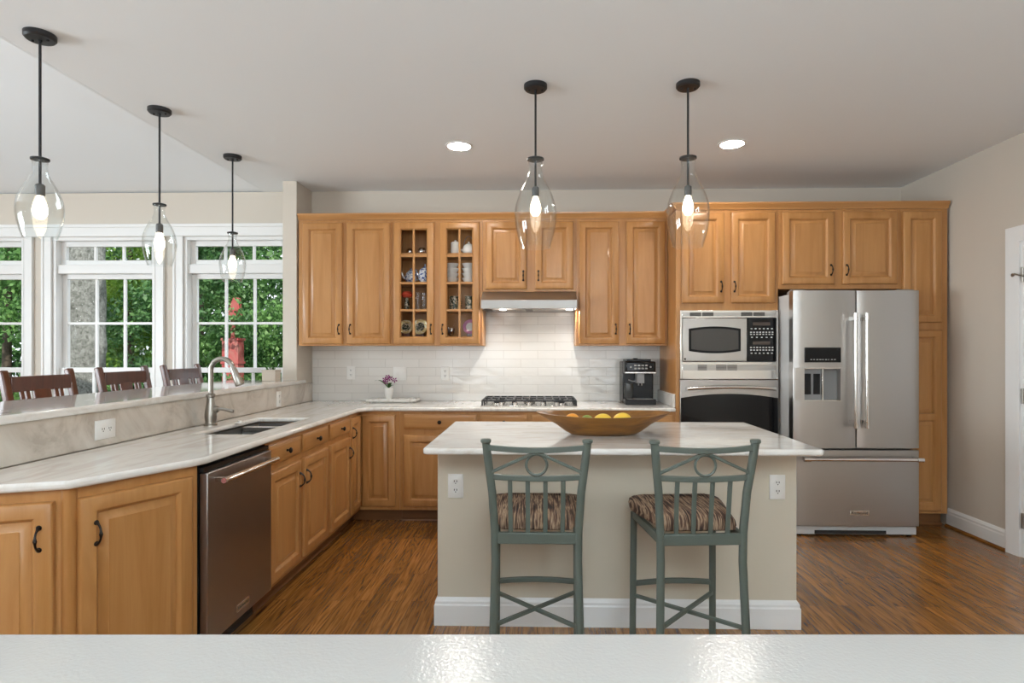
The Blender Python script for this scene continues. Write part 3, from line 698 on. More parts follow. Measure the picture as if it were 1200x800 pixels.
# microwave with trim kit
mw = thing('microwave', 'built-in stainless microwave with black keypad above the wall oven', 'microwave', (1.4695, F - .001, 0))
hw = .3735
MB().box(-hw + .012, hw - .012, .002, .42, 1.137, 1.645).build('case', 'grey', mw)
mb = MB(); walls_with_openings(mb, 'y', -.030, 0, -hw, hw, 1.129, 1.657, [(-hw + .016, hw - .016, 1.262, 1.600)]); TK = mb.build('trim_kit', 'steel_bright', mw, bevel=.002)
for z0, z1 in ((1.612, 1.642), (1.196, 1.240)):
    MB().box(-hw + .02, hw - .02, -.0312, -.029, z0, z1).build('vent_band', 'steel', TK)
    for x0, x1 in (((-.30, -.215), (-.205, -.12), (.09, .175), (.185, .27)) if z0 > 1.5 else ((-.24, -.17), (-.10, -.02), (-.015, .06))):
        m = MB()
        for k in range(5):
            z = z0 + (z1 - z0) * (k + .5) / 5; m.box(x0, x1, -.0322, -.031, z - .0024, z + .0024)
        m.build('vent_slots', 'dark', TK)
mb = MB(); mdr = mb.box(-hw + .018, .131, -.045, -.002, 1.266, 1.596).build('door', 'steel', mw, bevel=.004)
def lens(x0, x1, z0, z1, bul, n=14):
    xm = (x0 + x1) / 2; p = []
    for k in range(n + 1): t = k / n; p.append((x0 + (x1 - x0) * t, z0 - bul * (1 - (2 * t - 1) ** 2)))
    for k in range(n + 1): t = k / n; p.append((x1 - (x1 - x0) * t, z1 + bul * (1 - (2 * t - 1) ** 2)))
    return p
MB().prism(lens(-.312, .083, 1.345, 1.515, .018), 'y', -.0475, -.044).build('window_frame', mat('matt_black', (.008, .008, .008), .6, Specular_IOR_Level=.2), mdr, bevel=.002)
MB().prism(lens(-.294, .065, 1.360, 1.500, .016), 'y', -.0485, -.046).build('window', mat('smoked_window', (.075, .07, .065), .22, Specular_IOR_Level=.25), mdr)
cp_ = MB().box(.134, hw - .018, -.045, -.002, 1.266, 1.596).build('keypad', 'blackglass', mw, bevel=.003)
for z in (1.552, 1.406): MB().box(.175, .305, -.0462, -.0445, z - .012, z + .012).build('display', mat('display_glass', (.07, .05, .04), .2), cp_)
for rows in (((1.515, 6), (1.488, 8), (1.472, 8), (1.449, 5)), ((1.372, 8), (1.352, 8), (1.328, 6))):
    m = MB()
    for z, n in rows:
        for k in range(n):
            x = .150 + (k + .5) * (.185 / n); m.box(x - .007, x + .006, -.0458, -.0448, z - .0042, z + .0042)
    m.build('key_marks', 'print', cp_)
MB().lathe([(.008, 0), (.008, -.0012)], (-.340, -.045, 1.283), 16, 'y').build('badge', 'black', mdr)
# oven
ov = thing('built_in_oven', 'built-in stainless wall oven with black glass door below the microwave', 'oven', (1.4695, F - .001, 0))
MB().box(-hw + .008, hw - .008, .002, .55, .455, 1.116).build('case', 'grey', ov)
od = MB().box(-hw, hw, -.034, 0, .47, 1.124).build('door', 'steel', ov, bevel=.003)
p = [(-hw + .004, .50), (hw - .004, .50), (hw - .004, .985)]
for k in range(1, 16):
    t = k / 16; p.append((hw - .004 - (2 * hw - .008) * t, .985 + .032 * (1 - (2 * t - 1) ** 2)))
p.append((-hw + .004, .985))
MB().prism(p, 'y', -.037, -.033).build('glass', 'blackglass', od, bevel=.001)
pts = [(-.33 + .66 * k / 12, -.085 - .006 * (1 - (k / 6 - 1) ** 2), 1.058 + .014 * (1 - (k / 6 - 1) ** 2)) for k in range(13)]
oh = MB().tube(pts, .0125, 12).build('handle', 'steel_bright', od)
for x in (-.325, .325): MB().bar((x, -.034, 1.058), (x, -.086, 1.058), .022, .022).build('handle_bracket', 'steel_bright', oh)

# range hood
rh = thing('range_hood', 'stainless under-cabinet range hood over the gas cooktop', 'range hood', (-.069, U, 0))
hp = [(.31, 1.834), (-.01, 1.834), (-.172, 1.752), (-.172, 1.684), (-.150, 1.684), (-.150, 1.70), (.30, 1.70), (.30, 1.684), (.31, 1.684)]
MB().prism(hp, 'x', -.383, .383).build('canopy', 'steel_hood', rh, bevel=.002)
MB().box(-.383, -.375, -.165, .31, 1.685, 1.74).box(.375, .383, -.165, .31, 1.685, 1.74).build('side_panel', 'steel_hood', rh)
for x in (-.17, .17): MB().box(x - .14, x + .14, -.03, .27, 1.688, 1.699).build('filter', 'steel_bright', rh)
for x in (-.22, .334 - .0):
    MB().lathe([(.028, 0), (.028, .010)], (x, .03, 1.684), 20).build('lamp', 'hoodlamp', rh)
    lamp('hood_light', 'AREA', (-.069 + x, U + .0, 1.680), (R(-24), 0, 0), 4.0, (1, .96, .90), shape='DISK', size=.02)

# cooktop
ck = thing('gas_cooktop', 'stainless gas cooktop with black cast-iron grates set in the back worktop', 'cooktop', (-.068, 4.90, ZT))
MB().box(-.385, .385, -.265, .235, 0, .008).build('tray', 'steel_bright', ck, bevel=.004)
for gx in (-.252, 0, .252):
    g = MB(); x0, x1, y0, y1 = gx - .122, gx + .122, -.20, .225
    for a, b in (((x0, y0), (x1, y0)), ((x0, y1), (x1, y1)), ((x0, y0), (x0, y1)), ((x1, y0), (x1, y1)), ((x0, (y0 + y1) / 2), (x1, (y0 + y1) / 2)), ((gx, y0), (gx, y1)), ((gx - .06, y0), (gx - .06, y1)), ((gx + .06, y0), (gx + .06, y1))):
        g.bar((*a, .043), (*b, .043), .011, .014)
    for a in ((x0, y0), (x1, y0), (x0, y1), (x1, y1), (x0, 0), (x1, 0)): g.bar((*a, .008), (*a, .043), .014, .014, (0, 1, 0))
    g.build('grate', 'castiron', ck, bevel=.002)
for bx, by in ((-.252, -.09), (-.252, .12), (0, .03), (.252, -.09), (.252, .12)):
    b = MB().lathe([(.05, .008), (.05, .018), (.036, .022)], (bx, by, 0), 20).build('burner', 'steel_bright', ck); MB().lathe([(.038, .0225), (.038, .030), (.03, .033)], (bx, by, 0), 20).build('burner_cap', 'castiron', b)
for k in range(5): MB().lathe([(.020, .008), (.019, .030), (.015, .034)], (-.22 + k * .11, -.235, 0), 16).build('knob', 'steel_bright', ck)

# espresso machine
es = thing('coffee_machine', 'black fully automatic coffee machine on the worktop beside the oven cabinet', 'coffee machine', (.842, 4.98, ZT))
MB().box(-.128, .128, -.02, .19, .0, .355).box(-.128, .128, -.125, -.02, .255, .355).build('body', 'black', es, bevel=.012, seg=3)
MB().box(-.118, .118, -.150, -.125, .272, .350).build('control_panel', 'blackglass', es, bevel=.008)
MB().box(-.126, .126, -.146, -.02, .257, .270).build('chrome_band', 'steel_bright', es, bevel=.003)
for k in range(4):
    x = -.045 + k * .03
    for z in (.298, .322): MB().box(x - .010, x + .010, -.1512, -.1495, z - .006, z + .006).build('button', 'dimprint', es)
for x in (-.08, .08): MB().lathe([(.008, 0), (.008, -.0015)], (x, -.150, .31), 14, 'y').build('button', 'dimprint', es)
MB().box(-.100, .100, -.06, .16, .355, .372).lathe([(.022, .372), (.02, .380)], (-.02, .0, 0), 16).build('lid', 'black', es, bevel=.003)
MB().box(-.025, .035, -.115, -.02, .175, .257).tube([(-.008, -.09, .175), (-.008, -.09, .155)], .006, 8).tube([(.018, -.09, .175), (.018, -.09, .155)], .006, 8).build('spout', 'grey', es, bevel=.004)
MB().box(-.125, .125, -.155, -.02, .0, .045).build('drip_tray', 'black', es, bevel=.006)
MB().box(-.105, .105, -.148, -.03, .0455, .048).build('tray_grid', 'steel_dark', es)
MB().lathe([(.034, 0), (.040, .06), (.036, .12), (.030, .125)], (-.088, -.085, .05), 18).build('milk_jug', 'smoke', es)
MB().tube([(-.085, -.06, .20), (-.06, -.09, .19), (-.03, -.09, .19)], .005, 8).build('milk_tube', 'grey', es)

# orchid and tray
tag(MB().box(-1.465, -1.035, 4.99, 5.165, ZT + .008, ZT + .030).box(-1.43, -1.07, 5.01, 5.145, ZT, ZT + .010).build('serving_board', 'stone', bevel=.003), 'white stone serving board on the back worktop carrying the orchid', 'serving board')
oc = thing('potted_orchid', 'small purple orchid in a white pot on the serving board', 'orchid', (-1.285, 5.05, ZT + .030))
MB().lathe([(.026, 0), (.036, .035), (.042, .085), (.044, .095), (.038, .095), (.036, .085), (.0, .082)], n=24).build('pot', 'china', oc)
def blade(mb, base, a, L, wd, lift):
    n = 6; b = Vector(base); vs = []
    for k in range(n + 1):
        t = k / n; p = b + Vector((math.cos(a) * L * t, math.sin(a) * L * t, lift * math.sin(t * 2.2))); s = wd * math.sin(PI * (.08 + .92 * t)) ; sd = Vector((-math.sin(a), math.cos(a), 0)) * s
        vs += [p - sd, p + sd]
    mb.add(vs, [(2 * k, 2 * k + 1, 2 * k + 3, 2 * k + 2) for k in range(n)])
m = MB()
for a, L, wd, lf_ in ((2.9, .14, .016, .07), (0.2, .08, .018, .04), (3.6, .07, .018, .06), (-1.0, .08, .016, .05), (5.6, .07, .016, .03)): blade(m, (0, 0, .09), a, L, wd, lf_)
m.build('leaves', 'leaf_house', oc)
MB().tube([(0, 0, .09), (-.01, 0, .13), (.0, 0, .17), (.02, 0, .19)], .003, 6).build('flower_stem', 'leaf_house', oc)
for x, y, z, mm in ((-.03, -.005, .165, 'purple'), (-.005, -.01, .185, 'purple'), (.015, 0, .175, 'purple'), (.055, -.005, .160, 'purple'), (-.02, -.01, .145, 'purple')):
    f = MB()
    for k in range(5):
        a = 2 * PI * k / 5 + x * 40
        f.add([Vector((x, y - .006, z)), Vector((x + .018 * math.cos(a - .4), y - .003, z + .018 * math.sin(a - .4))), Vector((x + .026 * math.cos(a), y, z + .026 * math.sin(a))), Vector((x + .018 * math.cos(a + .4), y - .003, z + .018 * math.sin(a + .4)))], [(0, 1, 2, 3)])
    f.build('blossom', mm, oc)

# dough bowl and fruit
db = thing('dough_bowl', 'long carved wooden dough bowl on the island top', 'bowl', (.345, 3.12, ZT))
def ell(a, b, z, n=40, sag=0): return [(a * math.cos(2 * PI * k / n), b * math.sin(2 * PI * k / n), z - sag * (1 - abs(math.cos(2 * PI * k / n)) ** 2)) for k in range(n)]
rg = [ell(.165, .085, 0), ell(.20, .115, .018), ell(.25, .15, .055), ell(.30, .178, .083), ell(.348, .195, .112, sag=.010), ell(.353, .198, .118, sag=.012), ell(.338, .188, .118, sag=.012), ell(.29, .165, .09), ell(.24, .135, .062), ell(.19, .10, .028), ell(.14, .07, .020)]
MB().loft(rg).build('bowl_body', 'bowl', db)
def fruit(x, y, z, r, m, label, name, long=1.0):
    o = MB().lathe([(r * math.sin(PI * k / 12), -r * long * math.cos(PI * k / 12)) for k in range(13)], n=20).build(name, m); o.location = (x, y, z); o.rotation_euler = (R(80 * (long > 1)), R(20), R(70))
    tag(o, label, 'fruit')
fruit(.185, 3.15, .969, .042, 'orange', 'orange lying leftmost among the fruit in the wooden bowl', 'orange')
fruit(.265, 3.17, .964, .036, 'lime', 'green lime next to the orange in the wooden bowl', 'lime')
fruit(.345, 3.14, .971, .040, 'lemon', 'yellow lemon in the middle of the wooden bowl', 'lemon', 1.25)
fruit(.450, 3.15, .973, .042, 'lemon', 'yellow mango rightmost among the fruit in the wooden bowl', 'mango', 1.2)

# ------------------------------------------------------------------ stools at the island
def stool(loc, rz, label):
    r = thing('counter_stool', label, 'stool', loc, rz, 'sage green counter stools')
    hb, ht = .167, .203          # half widths at seat and at top of the back
    def post(s):
        P = [(s * .180, -.03, 0), (s * .172, -.015, .25), (s * .166, 0, .50), (s * .168, 0, .62), (s * .178, -.012, .78), (s * .192, -.028, .90), (s * .201, -.038, .985)]
        m = MB(); m.tube(P, .0165, 12); m.lathe([(.0165, 0), (.021, .004), (.021, .014), (.015, .018)], (s * .201, -.038, .978), 14); return m
    for s in (-1, 1): post(s).build('back_leg', 'sage', r)
    for s in (-1, 1): MB().tube([(s * .188, .39, 0), (s * .186, .385, .35), (s * .184, .38, .60)], .0155, 12).build('front_leg', 'sage', r)
    # seat frame and cushion
    MB().bar((-hb, 0, .592), (hb, 0, .592), .022, .045).bar((-.184, .38, .592), (.184, .38, .592), .022, .036).bar((-hb, 0, .592), (-.184, .38, .592), .02, .036).bar((hb, 0, .592), (.184, .38, .592), .02, .036).build('seat_frame', 'sage', r, bevel=.003)
    def sr(i, z, crown=0):
        pts = []; n = 9
        base = [(-.150 + i, .022 + i), (.150 - i, .022 + i), (.212 - i, .33), (.205 - i, .405 - i), (.14, .425 - i), (-.14, .425 - i), (-.205 + i, .405 - i), (-.212 + i, .33)]
        for k in range(len(base)):
            a, b = Vector(base[k]), Vector(base[(k + 1) % len(base)])
            for q in range(3): p = a.lerp(b, q / 3); pts.append((p.x, p.y, z))
        return pts
    MB().loft([sr(.02, .612), sr(.004, .620), sr(0, .640), sr(.004, .660), sr(.020, .675), sr(.06, .685), sr(.10, .688)]).build('seat_cushion', 'fabric', r)
    # back
    n = 10
    MB().path_bar([(-.2 + .4 * k / n, -.038 - .012 * math.sin(PI * k / n), .962 - .010 * math.sin(PI * k / n)) for k in range(n + 1)], .018, .022).build('top_rail', 'sage', r, bevel=.003)
    zl = .842; yl = -.020
    MB().path_bar([(-.183 + .366 * k / n, yl - .008 * math.sin(PI * k / n), zl - .006 * math.sin(PI * k / n)) for k in range(n + 1)], .018, .022).build('lower_rail', 'sage', r, bevel=.003)
    for s in (-1, 1): MB().bar((s * .188, -.028, .858), (0, -.046, .945), .014, .012).build('brace', 'sage', r, bevel=.002)
    MB().torus((0, -.040, .893), .041, .0055).build('ring', 'sage', r)
    for k in range(4):
        x0 = (k - 1.5) * .0705; x1 = (k - 1.5) * .0690
        MB().path_bar([(x0, yl - .006, zl), (x0, -.010, .73), (x1, 0, .612)], .018, .009, (0, 1, 0)).build('slat', 'sage', r, bevel=.002)
    MB().path_bar([(-.186 + .372 * k / n, .386, .268 + .010 * math.sin(PI * k / n)) for k in range(n + 1)], .02, .022).build('footrest', 'sage', r, bevel=.003)
    MB().bar((-.171, -.014, .246), (.186, .385, .222), .017, .014).build('cross_stretcher', 'sage', r, bevel=.002)
    MB().bar((.171, -.014, .239), (-.186, .385, .215), .017, .014).build('cross_stretcher', 'sage', r, bevel=.002)
    return r
s1 = stool((-.004, 2.368, 0), R(0), 'sage green metal stool with striped seat, in front of the left half of island')
s2 = copy_tree(s1); s2.location = (.655, 2.368, 0); s2.rotation_euler = (0, 0, R(4)); s2['label'] = 'sage green metal stool with striped seat, nearer the refrigerator'

# ------------------------------------------------------------------ bar chairs beyond the raised bar
def barchair(loc, label):
    r = thing('bar_chair', label, 'chair', loc, 0, 'dark wooden bar chairs')    # faces +x
    hw_ = .225
    for s in (-1, 1):
        MB().path_bar([(.05, s * hw_, 0), (.06, s * hw_, .70), (.03, s * hw_, .95), (-.025, s * hw_, 1.215), (-.032, s * hw_, 1.235)], .034, .045, (0, 1, 0)).build('back_post', 'mahogany', r, bevel=.008, seg=3)
        MB().path_bar([(.44, s * .20, 0), (.43, s * .20, .70)], .04, .04, (0, 1, 0)).build('front_leg', 'mahogany', r, bevel=.004)
    MB().box(.03, .47, -.24, .24, .70, .745).build('seat', 'mahogany', r, bevel=.012, seg=3)
    MB().path_bar([(-.006 - .012 * math.sin(PI * k / 8), -hw_ + .02 + (2 * hw_ - .04) * k / 8, 1.160) for k in range(9)], .022, .085).build('top_rail', 'mahogany', r, bevel=.004)
    MB().path_bar([(.058 - .012 * math.sin(PI * k / 8), -hw_ + .02 + (2 * hw_ - .04) * k / 8, .80) for k in range(9)], .022, .05).build('lower_rail', 'mahogany', r, bevel=.004)
    for y, wd in ((-.135, .024), (-.098, .024), (0, .115), (.098, .024), (.135, .024)):
        MB().path_bar([(-.006, y, 1.125), (.026, y, .96), (.050, y, .81)], wd, .012, (1, 0, 0)).build('splat' if wd > .1 else 'slat', 'mahogany', r, bevel=.002)
    for s in (-1, 1): MB().bar((.06, s * .215, .25), (.43, s * .2, .25), .02, .03).build('stretcher', 'mahogany', r)
    MB().bar((.435, -.2, .30), (.435, .2, .30), .02, .03).build('footrest', 'mahogany', r)
    return r
cA = barchair((-2.86, 3.335, 0), 'dark wooden slat-back bar chair at the left edge, nearest the viewer')
cB = copy_tree(cA); cB.location = (-2.86, 4.03, 0); cB['label'] = 'dark wooden slat-back bar chair in the middle of the three'
cC = copy_tree(cA); cC.location = (-2.86, 4.70, 0); cC['label'] = 'dark wooden slat-back bar chair closest to the faucet and right window'

# ------------------------------------------------------------------ pendants and downlights
def pendant(loc, sh, sw, label, zt, group):
    x, y, z = loc; r = thing('pendant_light', label, 'pendant lamp', (x, y, z), 0, group)
    MB().lathe([(.062, 0), (.062, -.018), (.055, -.026), (.008, -.028), (.008, -.034)], n=32).build('canopy', 'iron', r)
    for s in (-1, 1): MB().lathe([(.006, -.026), (.006, -.032), (.003, -.034)], (s * .035, 0, 0), 10).build('canopy_screw', 'iron', r)
    t = zt - z                     # top of the glass, local
    MB().tube([(0, 0, -.03), (0, 0, t - .125 * sh / .36)], .0058, 10).build('rod', 'iron', r)
    MB().lathe([(.010, .012), (sw * .20, .004), (sw * .20, -.004), (.010, -.008)], (0, 0, t), 24).build('cap', 'iron', r)
    MB().lathe([(.012, 0), (.019, -.006), (.019, -.050), (.017, -.054)], (0, 0, t - .31 * sh), 18).build('socket', 'socket', r)
    k = sw / 2
    pr = [(.36, .0), (.32, .06), (.305, .11), (.34, .18), (.50, .26), (.70, .35), (.87, .45), (.97, .54), (1.0, .62), (.985, .70), (.93, .80), (.83, .90), (.70, 1.0)]
    # finer profile
    P = []
    for i in range(len(pr) - 1):
        for q in range(3): u = q / 3; P.append(((pr[i][0] * (1 - u) + pr[i + 1][0] * u) * k, -(pr[i][1] * (1 - u) + pr[i + 1][1] * u) * sh))
    P.append((pr[-1][0] * k, -pr[-1][1] * sh))
    for _ in range(3): P = [P[0]] + [((a[0] + 2 * b[0] + c_[0]) / 4, b[1]) for a, b, c_ in zip(P, P[1:], P[2:])] + [P[-1]]
    inner = [(max(a - .003, .004), b) for a, b in P]
    ring_pts = P + inner[::-1]; n = 40; m = MB(); rings = []
    for a, b in ring_pts + [ring_pts[0]]: rings.append([(a * math.cos(2 * PI * q / n), a * math.sin(2 * PI * q / n), t + b) for q in range(n)])
    m.loft(rings, False, False).build('glass_shade', 'shade', r)
    b = t - .31 * sh - .054
    MB().lathe([(.012, 0), (.014, -.008), (.024, -.035), (.029, -.060), (.027, -.082), (.016, -.100), (0, -.106)], (0, 0, b), 20).build('bulb', 'bulb', r)
    return r
for i, (x, y) in enumerate(((-2.234, 2.591), (-2.223, 3.411), (-2.221, 4.237))):
    pendant((x, y, CE), .357, .180, ('clear glass pendant over the bar top, nearest the viewer', 'clear glass pendant over the bar top, the middle of the three', 'clear glass pendant over the bar top, closest to the stub wall')[i], 2.203, 'glass pendants over the bar top')
pendant((-.011, 3.153, CE), .471, .226, 'clear glass pendant over the island, in front of the range hood', 2.368, 'glass pendants over the island')
pendant((.799, 3.153, CE), .471, .226, 'clear glass pendant over the island, nearer the refrigerator', 2.368, 'glass pendants over the island')
def downlight(x, y, label):
    r = thing('recessed_light', label, 'ceiling light', (x, y, CE), 0, 'recessed ceiling lights')
    MB().lathe([(.078, 0), (.095, 0), (.095, -.004), (.078, -.006), (.078, 0)], n=32, caps=False).build('trim_ring', 'trim', r)
    MB().lathe([(.078, -.001), (.078, -.003)], n=32).build('lens', 'downlight', r)
downlight(-.544, 4.072, 'lit recessed ceiling light left of the island pendants')
downlight(1.334, 4.077, 'lit recessed ceiling light above the refrigerator side')

# ------------------------------------------------------------------ crockery behind the glass doors
CY = 5.00
def item(name, mm, prof, x, z, label, cat, y=CY, extra=None, group=None, n=20):
    r = thing(name, label, cat, (x, y, z), 0, group)
    MB().lathe(prof, n=n).build('body', mm, r)
    if extra: extra(r)
    return r
def spout_handle(mm, R0, h, hoop=False):
    def f(r):
        MB().tube([(-R0 * .8, 0, h * .35), (-R0 * 1.35, 0, h * .55), (-R0 * 1.6, 0, h * .95)], [.011, .008, .006], 8).build('spout', mm, r)
        if hoop: MB().tube([(R0 * .75 * math.cos(a * PI / 10), 0, h * .8 + R0 * 1.6 * math.sin(a * PI / 10)) for a in range(11)], .003, 8).build('handle', 'nickel', r)
        else: MB().tube([(R0 * .85, 0, h * .75), (R0 * 1.4, 0, h * .75), (R0 * 1.45, 0, h * .35), (R0 * .85, 0, h * .25)], .005, 8).build('handle', mm, r)
        MB().lathe([(R0 * .55, h), (R0 * .3, h * 1.12), (.006, h * 1.15), (.009, h * 1.28), (0, h * 1.3)], n=16).build('lid', mm, r)
    return f
def cup_handle(mm, R0, h, s=1):
    def f(r): MB().tube([(s * R0 * .9, 0, h * .8), (s * R0 * 1.5, 0, h * .75), (s * R0 * 1.5, 0, h * .35), (s * R0 * .85, 0, h * .25)], .0035, 8).build('handle', mm, r)
    return f
pot = lambda R0, h: [(R0 * .6, 0), (R0 * .95, h * .25), (R0, h * .5), (R0 * .8, h * .85), (R0 * .55, h)]
Z4, Z3, Z2, Z1 = 2.164, 1.922, 1.690, 1.389 + .0165
item('creamer', 'silver', pot(.034, .06), -.985, Z4, 'small silver creamer on the top shelf behind the left glass door', 'jug', extra=cup_handle('silver', .034, .06))
item('sugar_bowl', 'silver', pot(.03, .05), -1.09, Z4, 'small silver sugar bowl on the top shelf behind the left glass door', 'bowl')
item('teapot', 'bluechina', pot(.05, .10), -1.08, Z3, 'blue patterned teapot behind the left pane of the left glass door', 'teapot', extra=spout_handle('bluechina', .05, .10))
item('teapot', 'bluechina', pot(.062, .125), -.955, Z3, 'large blue and white teapot behind the right pane of the left glass door', 'teapot', y=4.99, extra=spout_handle('bluechina', .05, .125))
def petals(r):
    MB().tube([(0, 0, .11), (.004, 0, .15)], .003, 6).build('stem', 'leaf_house', r)
    MB().lathe([(.004, .105), (.040, .115), (.050, .135), (.035, .160), (0, .166)], n=14).build('flower', 'redflower', r)
item('bud_vase', 'darkchina', [(.02, 0), (.024, .04), (.014, .10), (.016, .12)], -1.115, Z2, 'dark bud vase holding a red flower behind the left glass door', 'vase', extra=petals)
for i, x in enumerate((-1.02, -.965, -.915)):
    item('drinking_glass', 'shade', [(.025, 0), (.028, .005), (.033, .15), (.031, .15), (.026, .008), (0, .006)], x, Z2, ('clear drinking glass nearest the red flower, behind the left glass door', 'clear drinking glass in the middle of the three behind the left glass door', 'clear drinking glass furthest from the red flower, behind the left glass door')[i], 'glass', group='drinking glasses behind the left glass door')
def plate(x, z, R0, mm, label):
    r = thing('plate', label, 'plate', (x, 5.02, z))
    o = MB().lathe([(0, 0), (R0 * .6, 0), (R0, -.010), (R0, -.014), (R0 * .6, -.004), (0, -.004)], n=28, axis='y').build('rim', mm, r); o.location = (0, 0, .145); o.rotation_euler = (R(-10), 0, 0)
    c2 = MB().lathe([(0, -.0045), (R0 * .58, -.0045), (R0 * .58, -.006), (0, -.006)], n=24, axis='y').build('well', 'darkchina' if mm == 'gold' else 'china', r); c2.location = o.location; c2.rotation_euler = o.rotation_euler
    MB().box(-.03, .03, -.02, .02, 0, .145 - R0 + .006).build('stand', 'mahogany', r)
plate(-1.125, Z1, .060, 'gold', 'round gilt plate at the bottom left behind the left glass door')
plate(-1.005, Z1, .066, 'gold', 'round gilt plate standing second on the bottom shelf, left glass door')
item('teacup', 'china', [(.018, 0), (.02, .006), (.035, .045), (.033, .045), (.018, .01), (0, .008)], -.935, Z1, 'small white cup on the bottom shelf behind the left glass door', 'cup', y=4.96, extra=cup_handle('china', .035, .045))
item('canister', 'china', [(.036, 0), (.038, .004), (.038, .10), (.030, .108), (.008, .112), (.008, .124), (0, .126)], -.70, Z4, 'white lidded canister on the top shelf behind the right glass door', 'canister')
item('teapot', 'china', pot(.056, .085), -.585, Z4, 'white teapot with a tall hoop handle behind the right glass door', 'teapot', extra=spout_handle('china', .056, .085, True))
item('creamer', 'shade', pot(.03, .05), -.765, Z4, 'small glass jug left of the white canister behind the glass door', 'jug')
LV = ('bottom', 'second', 'third', 'topmost')
for i, x in enumerate((-.725, -.585)):
    for k in range(4):
        item('soup_cup', 'china', [(.030, 0), (.042, .010), (.056, .036), (.058, .040), (.054, .040), (.04, .014), (0, .012)], x, Z3 + k * .0412,
             f'white cup, {LV[k]} of the {("left", "right")[i]} stack behind the right glass door', 'cup', extra=cup_handle('china', .05, .04, -1 if i == 0 else 1), group='stacked white cups behind the right glass door', y=4.99)
for i, x in enumerate((-.71, -.575)):
    item('mug', 'darkchina', [(.034, 0), (.040, .004), (.042, .12), (.039, .12), (.036, .01), (0, .008)], x, Z2, ('dark floral mug behind the left pane of the right glass door', 'dark floral mug behind the right pane of the right glass door')[i], 'mug', extra=cup_handle('darkchina', .042, .11), group='dark floral mugs')
item('goblet', 'silver', [(.024, 0), (.024, .004), (.006, .012), (.005, .05), (.020, .075), (.030, .10), (.033, .135), (.030, .135), (.018, .082), (0, .075)], -.735, Z1, 'silver goblet on the bottom shelf behind the right glass door', 'goblet')
plate(-.575, Z1 + .0, .062, 'pink', 'pink plate standing on the bottom shelf behind the right glass door')

# ------------------------------------------------------------------ outdoors
struct(MB().box(-30, 6, W + .16, 30, -.6, -.45).build('ground', 'soil', smooth=False))
def leaves_mesh(name, m, n, centers, size, seed, parent=None):
    rg_ = np.random.default_rng(seed); C_ = np.array([c_[:3] for c_ in centers]); RR = np.array([c_[3:] for c_ in centers])
    idx = rg_.integers(0, len(C_), n); d = rg_.normal(size=(n, 3)); d /= np.linalg.norm(d, axis=1)[:, None]
    p = C_[idx] + d * RR[idx] * (rg_.random(n) ** .45)[:, None]
    a = rg_.normal(size=(n, 3)); a[:, 2] -= .5; a /= np.linalg.norm(a, axis=1)[:, None]
    b = np.cross(a, rg_.normal(size=(n, 3))); b /= np.linalg.norm(b, axis=1)[:, None]
    s = (size * (.6 + .8 * rg_.random(n)))[:, None]; c_ = np.cross(a, b)
    V = np.stack([p, p + a * s * .5 + b * s * .28 + c_ * s * .06, p + a * s, p + a * s * .5 - b * s * .28 + c_ * s * .06], 1).reshape(-1, 3)
    me = bpy.data.meshes.new(name); me.vertices.add(4 * n); me.vertices.foreach_set('co', V.ravel()); me.loops.add(4 * n); me.loops.foreach_set('vertex_index', np.arange(4 * n, dtype=np.int32))
    me.polygons.add(n); me.polygons.foreach_set('loop_start', np.arange(0, 4 * n, 4, dtype=np.int32)); me.update(); me.validate()
    me.materials.append(M[m]); o = bpy.data.objects.new(name, me); COL.objects.link(o); o.parent = parent; return o
GZ = -.45
def tree(x, y, h, r_, m, label, n=13000, size=.085, seed=1, trunk=.09, low=.1, bark='bark_brown', lean=0):
    t = thing('tree', label, 'tree', (x, y, GZ)); rn = random.Random(seed); cs = []
    for k in range(26):
        a = rn.uniform(0, 2 * PI); q = r_ * math.sqrt(rn.random()); z = h * rn.uniform(low, 1.0); q *= (1.15 - .5 * z / h)
        rr = rn.uniform(.28, .55) * r_; cs.append((q * math.cos(a), q * math.sin(a), z, rr, rr, rr * .62))
    leaves_mesh('crown', m, n, cs, size, seed, t)
    MB().tube([(0, 0, 0), (lean * .3, 0, h * .3), (lean, .05, h * .85)], [trunk, trunk * .85, trunk * .4], 12).build('trunk', bark, t)
tree(-9.4, 10.2, 4.6, 1.6, 'leaf_mid', 'leafy green tree seen through the left edge window', seed=3)
tree(-7.9, 11.2, 4.8, 1.5, 'leaf_light', 'bright green tree right behind the pale trunk', seed=4)
tree(-6.2, 10.6, 5.0, 1.5, 'leaf_mid', 'green tree with a brown trunk, seen in the middle window', seed=5, trunk=.13, low=.05)
tree(-5.35, 8.9, 4.4, 1.05, 'leaf_dark', 'dark green tree left of the red post in the right window', seed=6, n=12000, size=.075)
tree(-3.55, 9.4, 4.6, 1.05, 'leaf_mid', 'feathery green tree right of the red post in the right window', seed=8, n=13000, size=.075)
tree(-2.2, 10.0, 4.6, 1.5, 'leaf_dark', 'dark green tree behind the end of the window wall', seed=9)
tree(-11.6, 11.4, 4.8, 1.8, 'leaf_dark', 'dark green tree beyond the left edge of the windows', seed=10)
tree(-4.6, 11.6, 5.6, 1.7, 'leaf_dark', 'tall dark tree standing behind the red post', seed=11)
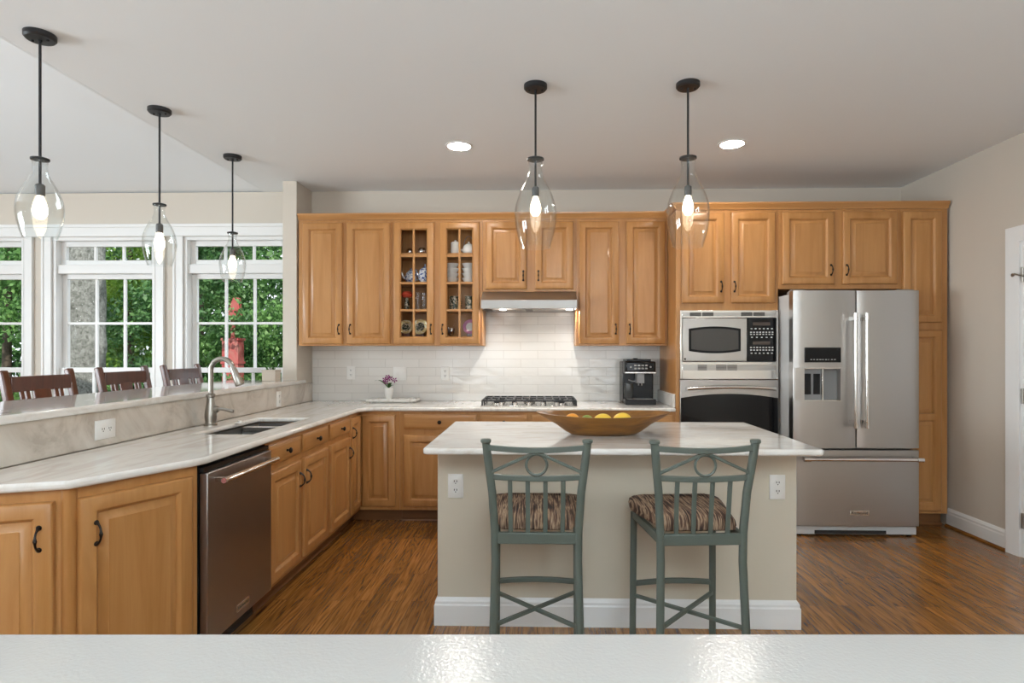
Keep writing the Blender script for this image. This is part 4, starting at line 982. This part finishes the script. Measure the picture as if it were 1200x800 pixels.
st = leaves_mesh('foliage', 'leaf_dark', 75000, [(x, 14.5 + (i % 3) * .8, z, 1.7, 1.0, 1.4) for i, x in enumerate(np.arange(-19, 1, 1.3)) for z in (-.1, .9, 2.6, 4.6, 6.4)], .21, 21); st['kind'] = 'stuff'; st['label'] = 'dense green woodland foliage beyond the garden trees'
us = leaves_mesh('undergrowth', 'leaf_mid', 26000, [(x, 8.8 + (i % 3) * .7, .0, .9, .8, .55) for i, x in enumerate(np.arange(-12, -1.5, .8))], .09, 22); us['kind'] = 'stuff'; us['label'] = 'low green undergrowth outside below the windows'
# pale trunk with knots close to the house
t = thing('tree', 'thick pale mottled trunk with knots, close outside the middle window', 'tree', (-5.86, 7.5, GZ))
n = 60; rn = random.Random(5); rings = []
for k in range(n + 1):
    z = 5.4 * k / n; ring_ = []
    for q in range(24):
        a = 2 * PI * q / 24; rr = .232 - .010 * z + .010 * math.sin(3 * a + z * 2.2) + .008 * math.sin(5 * a - z * 6)
        for az, zk, am, sp in ((-.35, 2.72, .075, .17), (-.30, 1.86, .10, .20), (-1.9, 2.45, .06, .2), (-2.3, 1.7, .05, .2)):
            da = (a - az + PI) % (2 * PI) - PI; rr += am * math.exp(-(da / .55) ** 2 - ((z - zk) / sp) ** 2)
        ring_.append((rr * math.cos(a), rr * math.sin(a), z))
    rings.append(ring_)
MB().loft(rings).build('trunk', 'bark', t)
leaves_mesh('crown', 'leaf_mid', 3500, [(0, 0, 5.4, 1.6, 1.4, .7)], .11, 31, t)
# red post seen between the leaves
t = thing('red_post', 'weathered red post with horizontal boards among the trees outside', 'post', (-4.70, 8.98, GZ))
MB().box(-.125, .125, -.10, .10, 0, 1.98).build('shaft', 'redpaint', t, bevel=.01)
for z in (.55, .95, 1.28, 1.62, 1.98): MB().box(-.137, .137, -.112, .112, z - .018, z + .018).build('board', 'redpaint', t)
MB().prism([(-.10, 2.30), (.02, 2.62), (.10, 2.62), (.13, 2.34), (.02, 2.28)], 'y', -.05, .05).build('cap', 'redpaint', t, bevel=.01)
MB().box(-.02, .02, -.03, .03, 1.98, 2.32).build('cap_stem', 'redpaint', t)
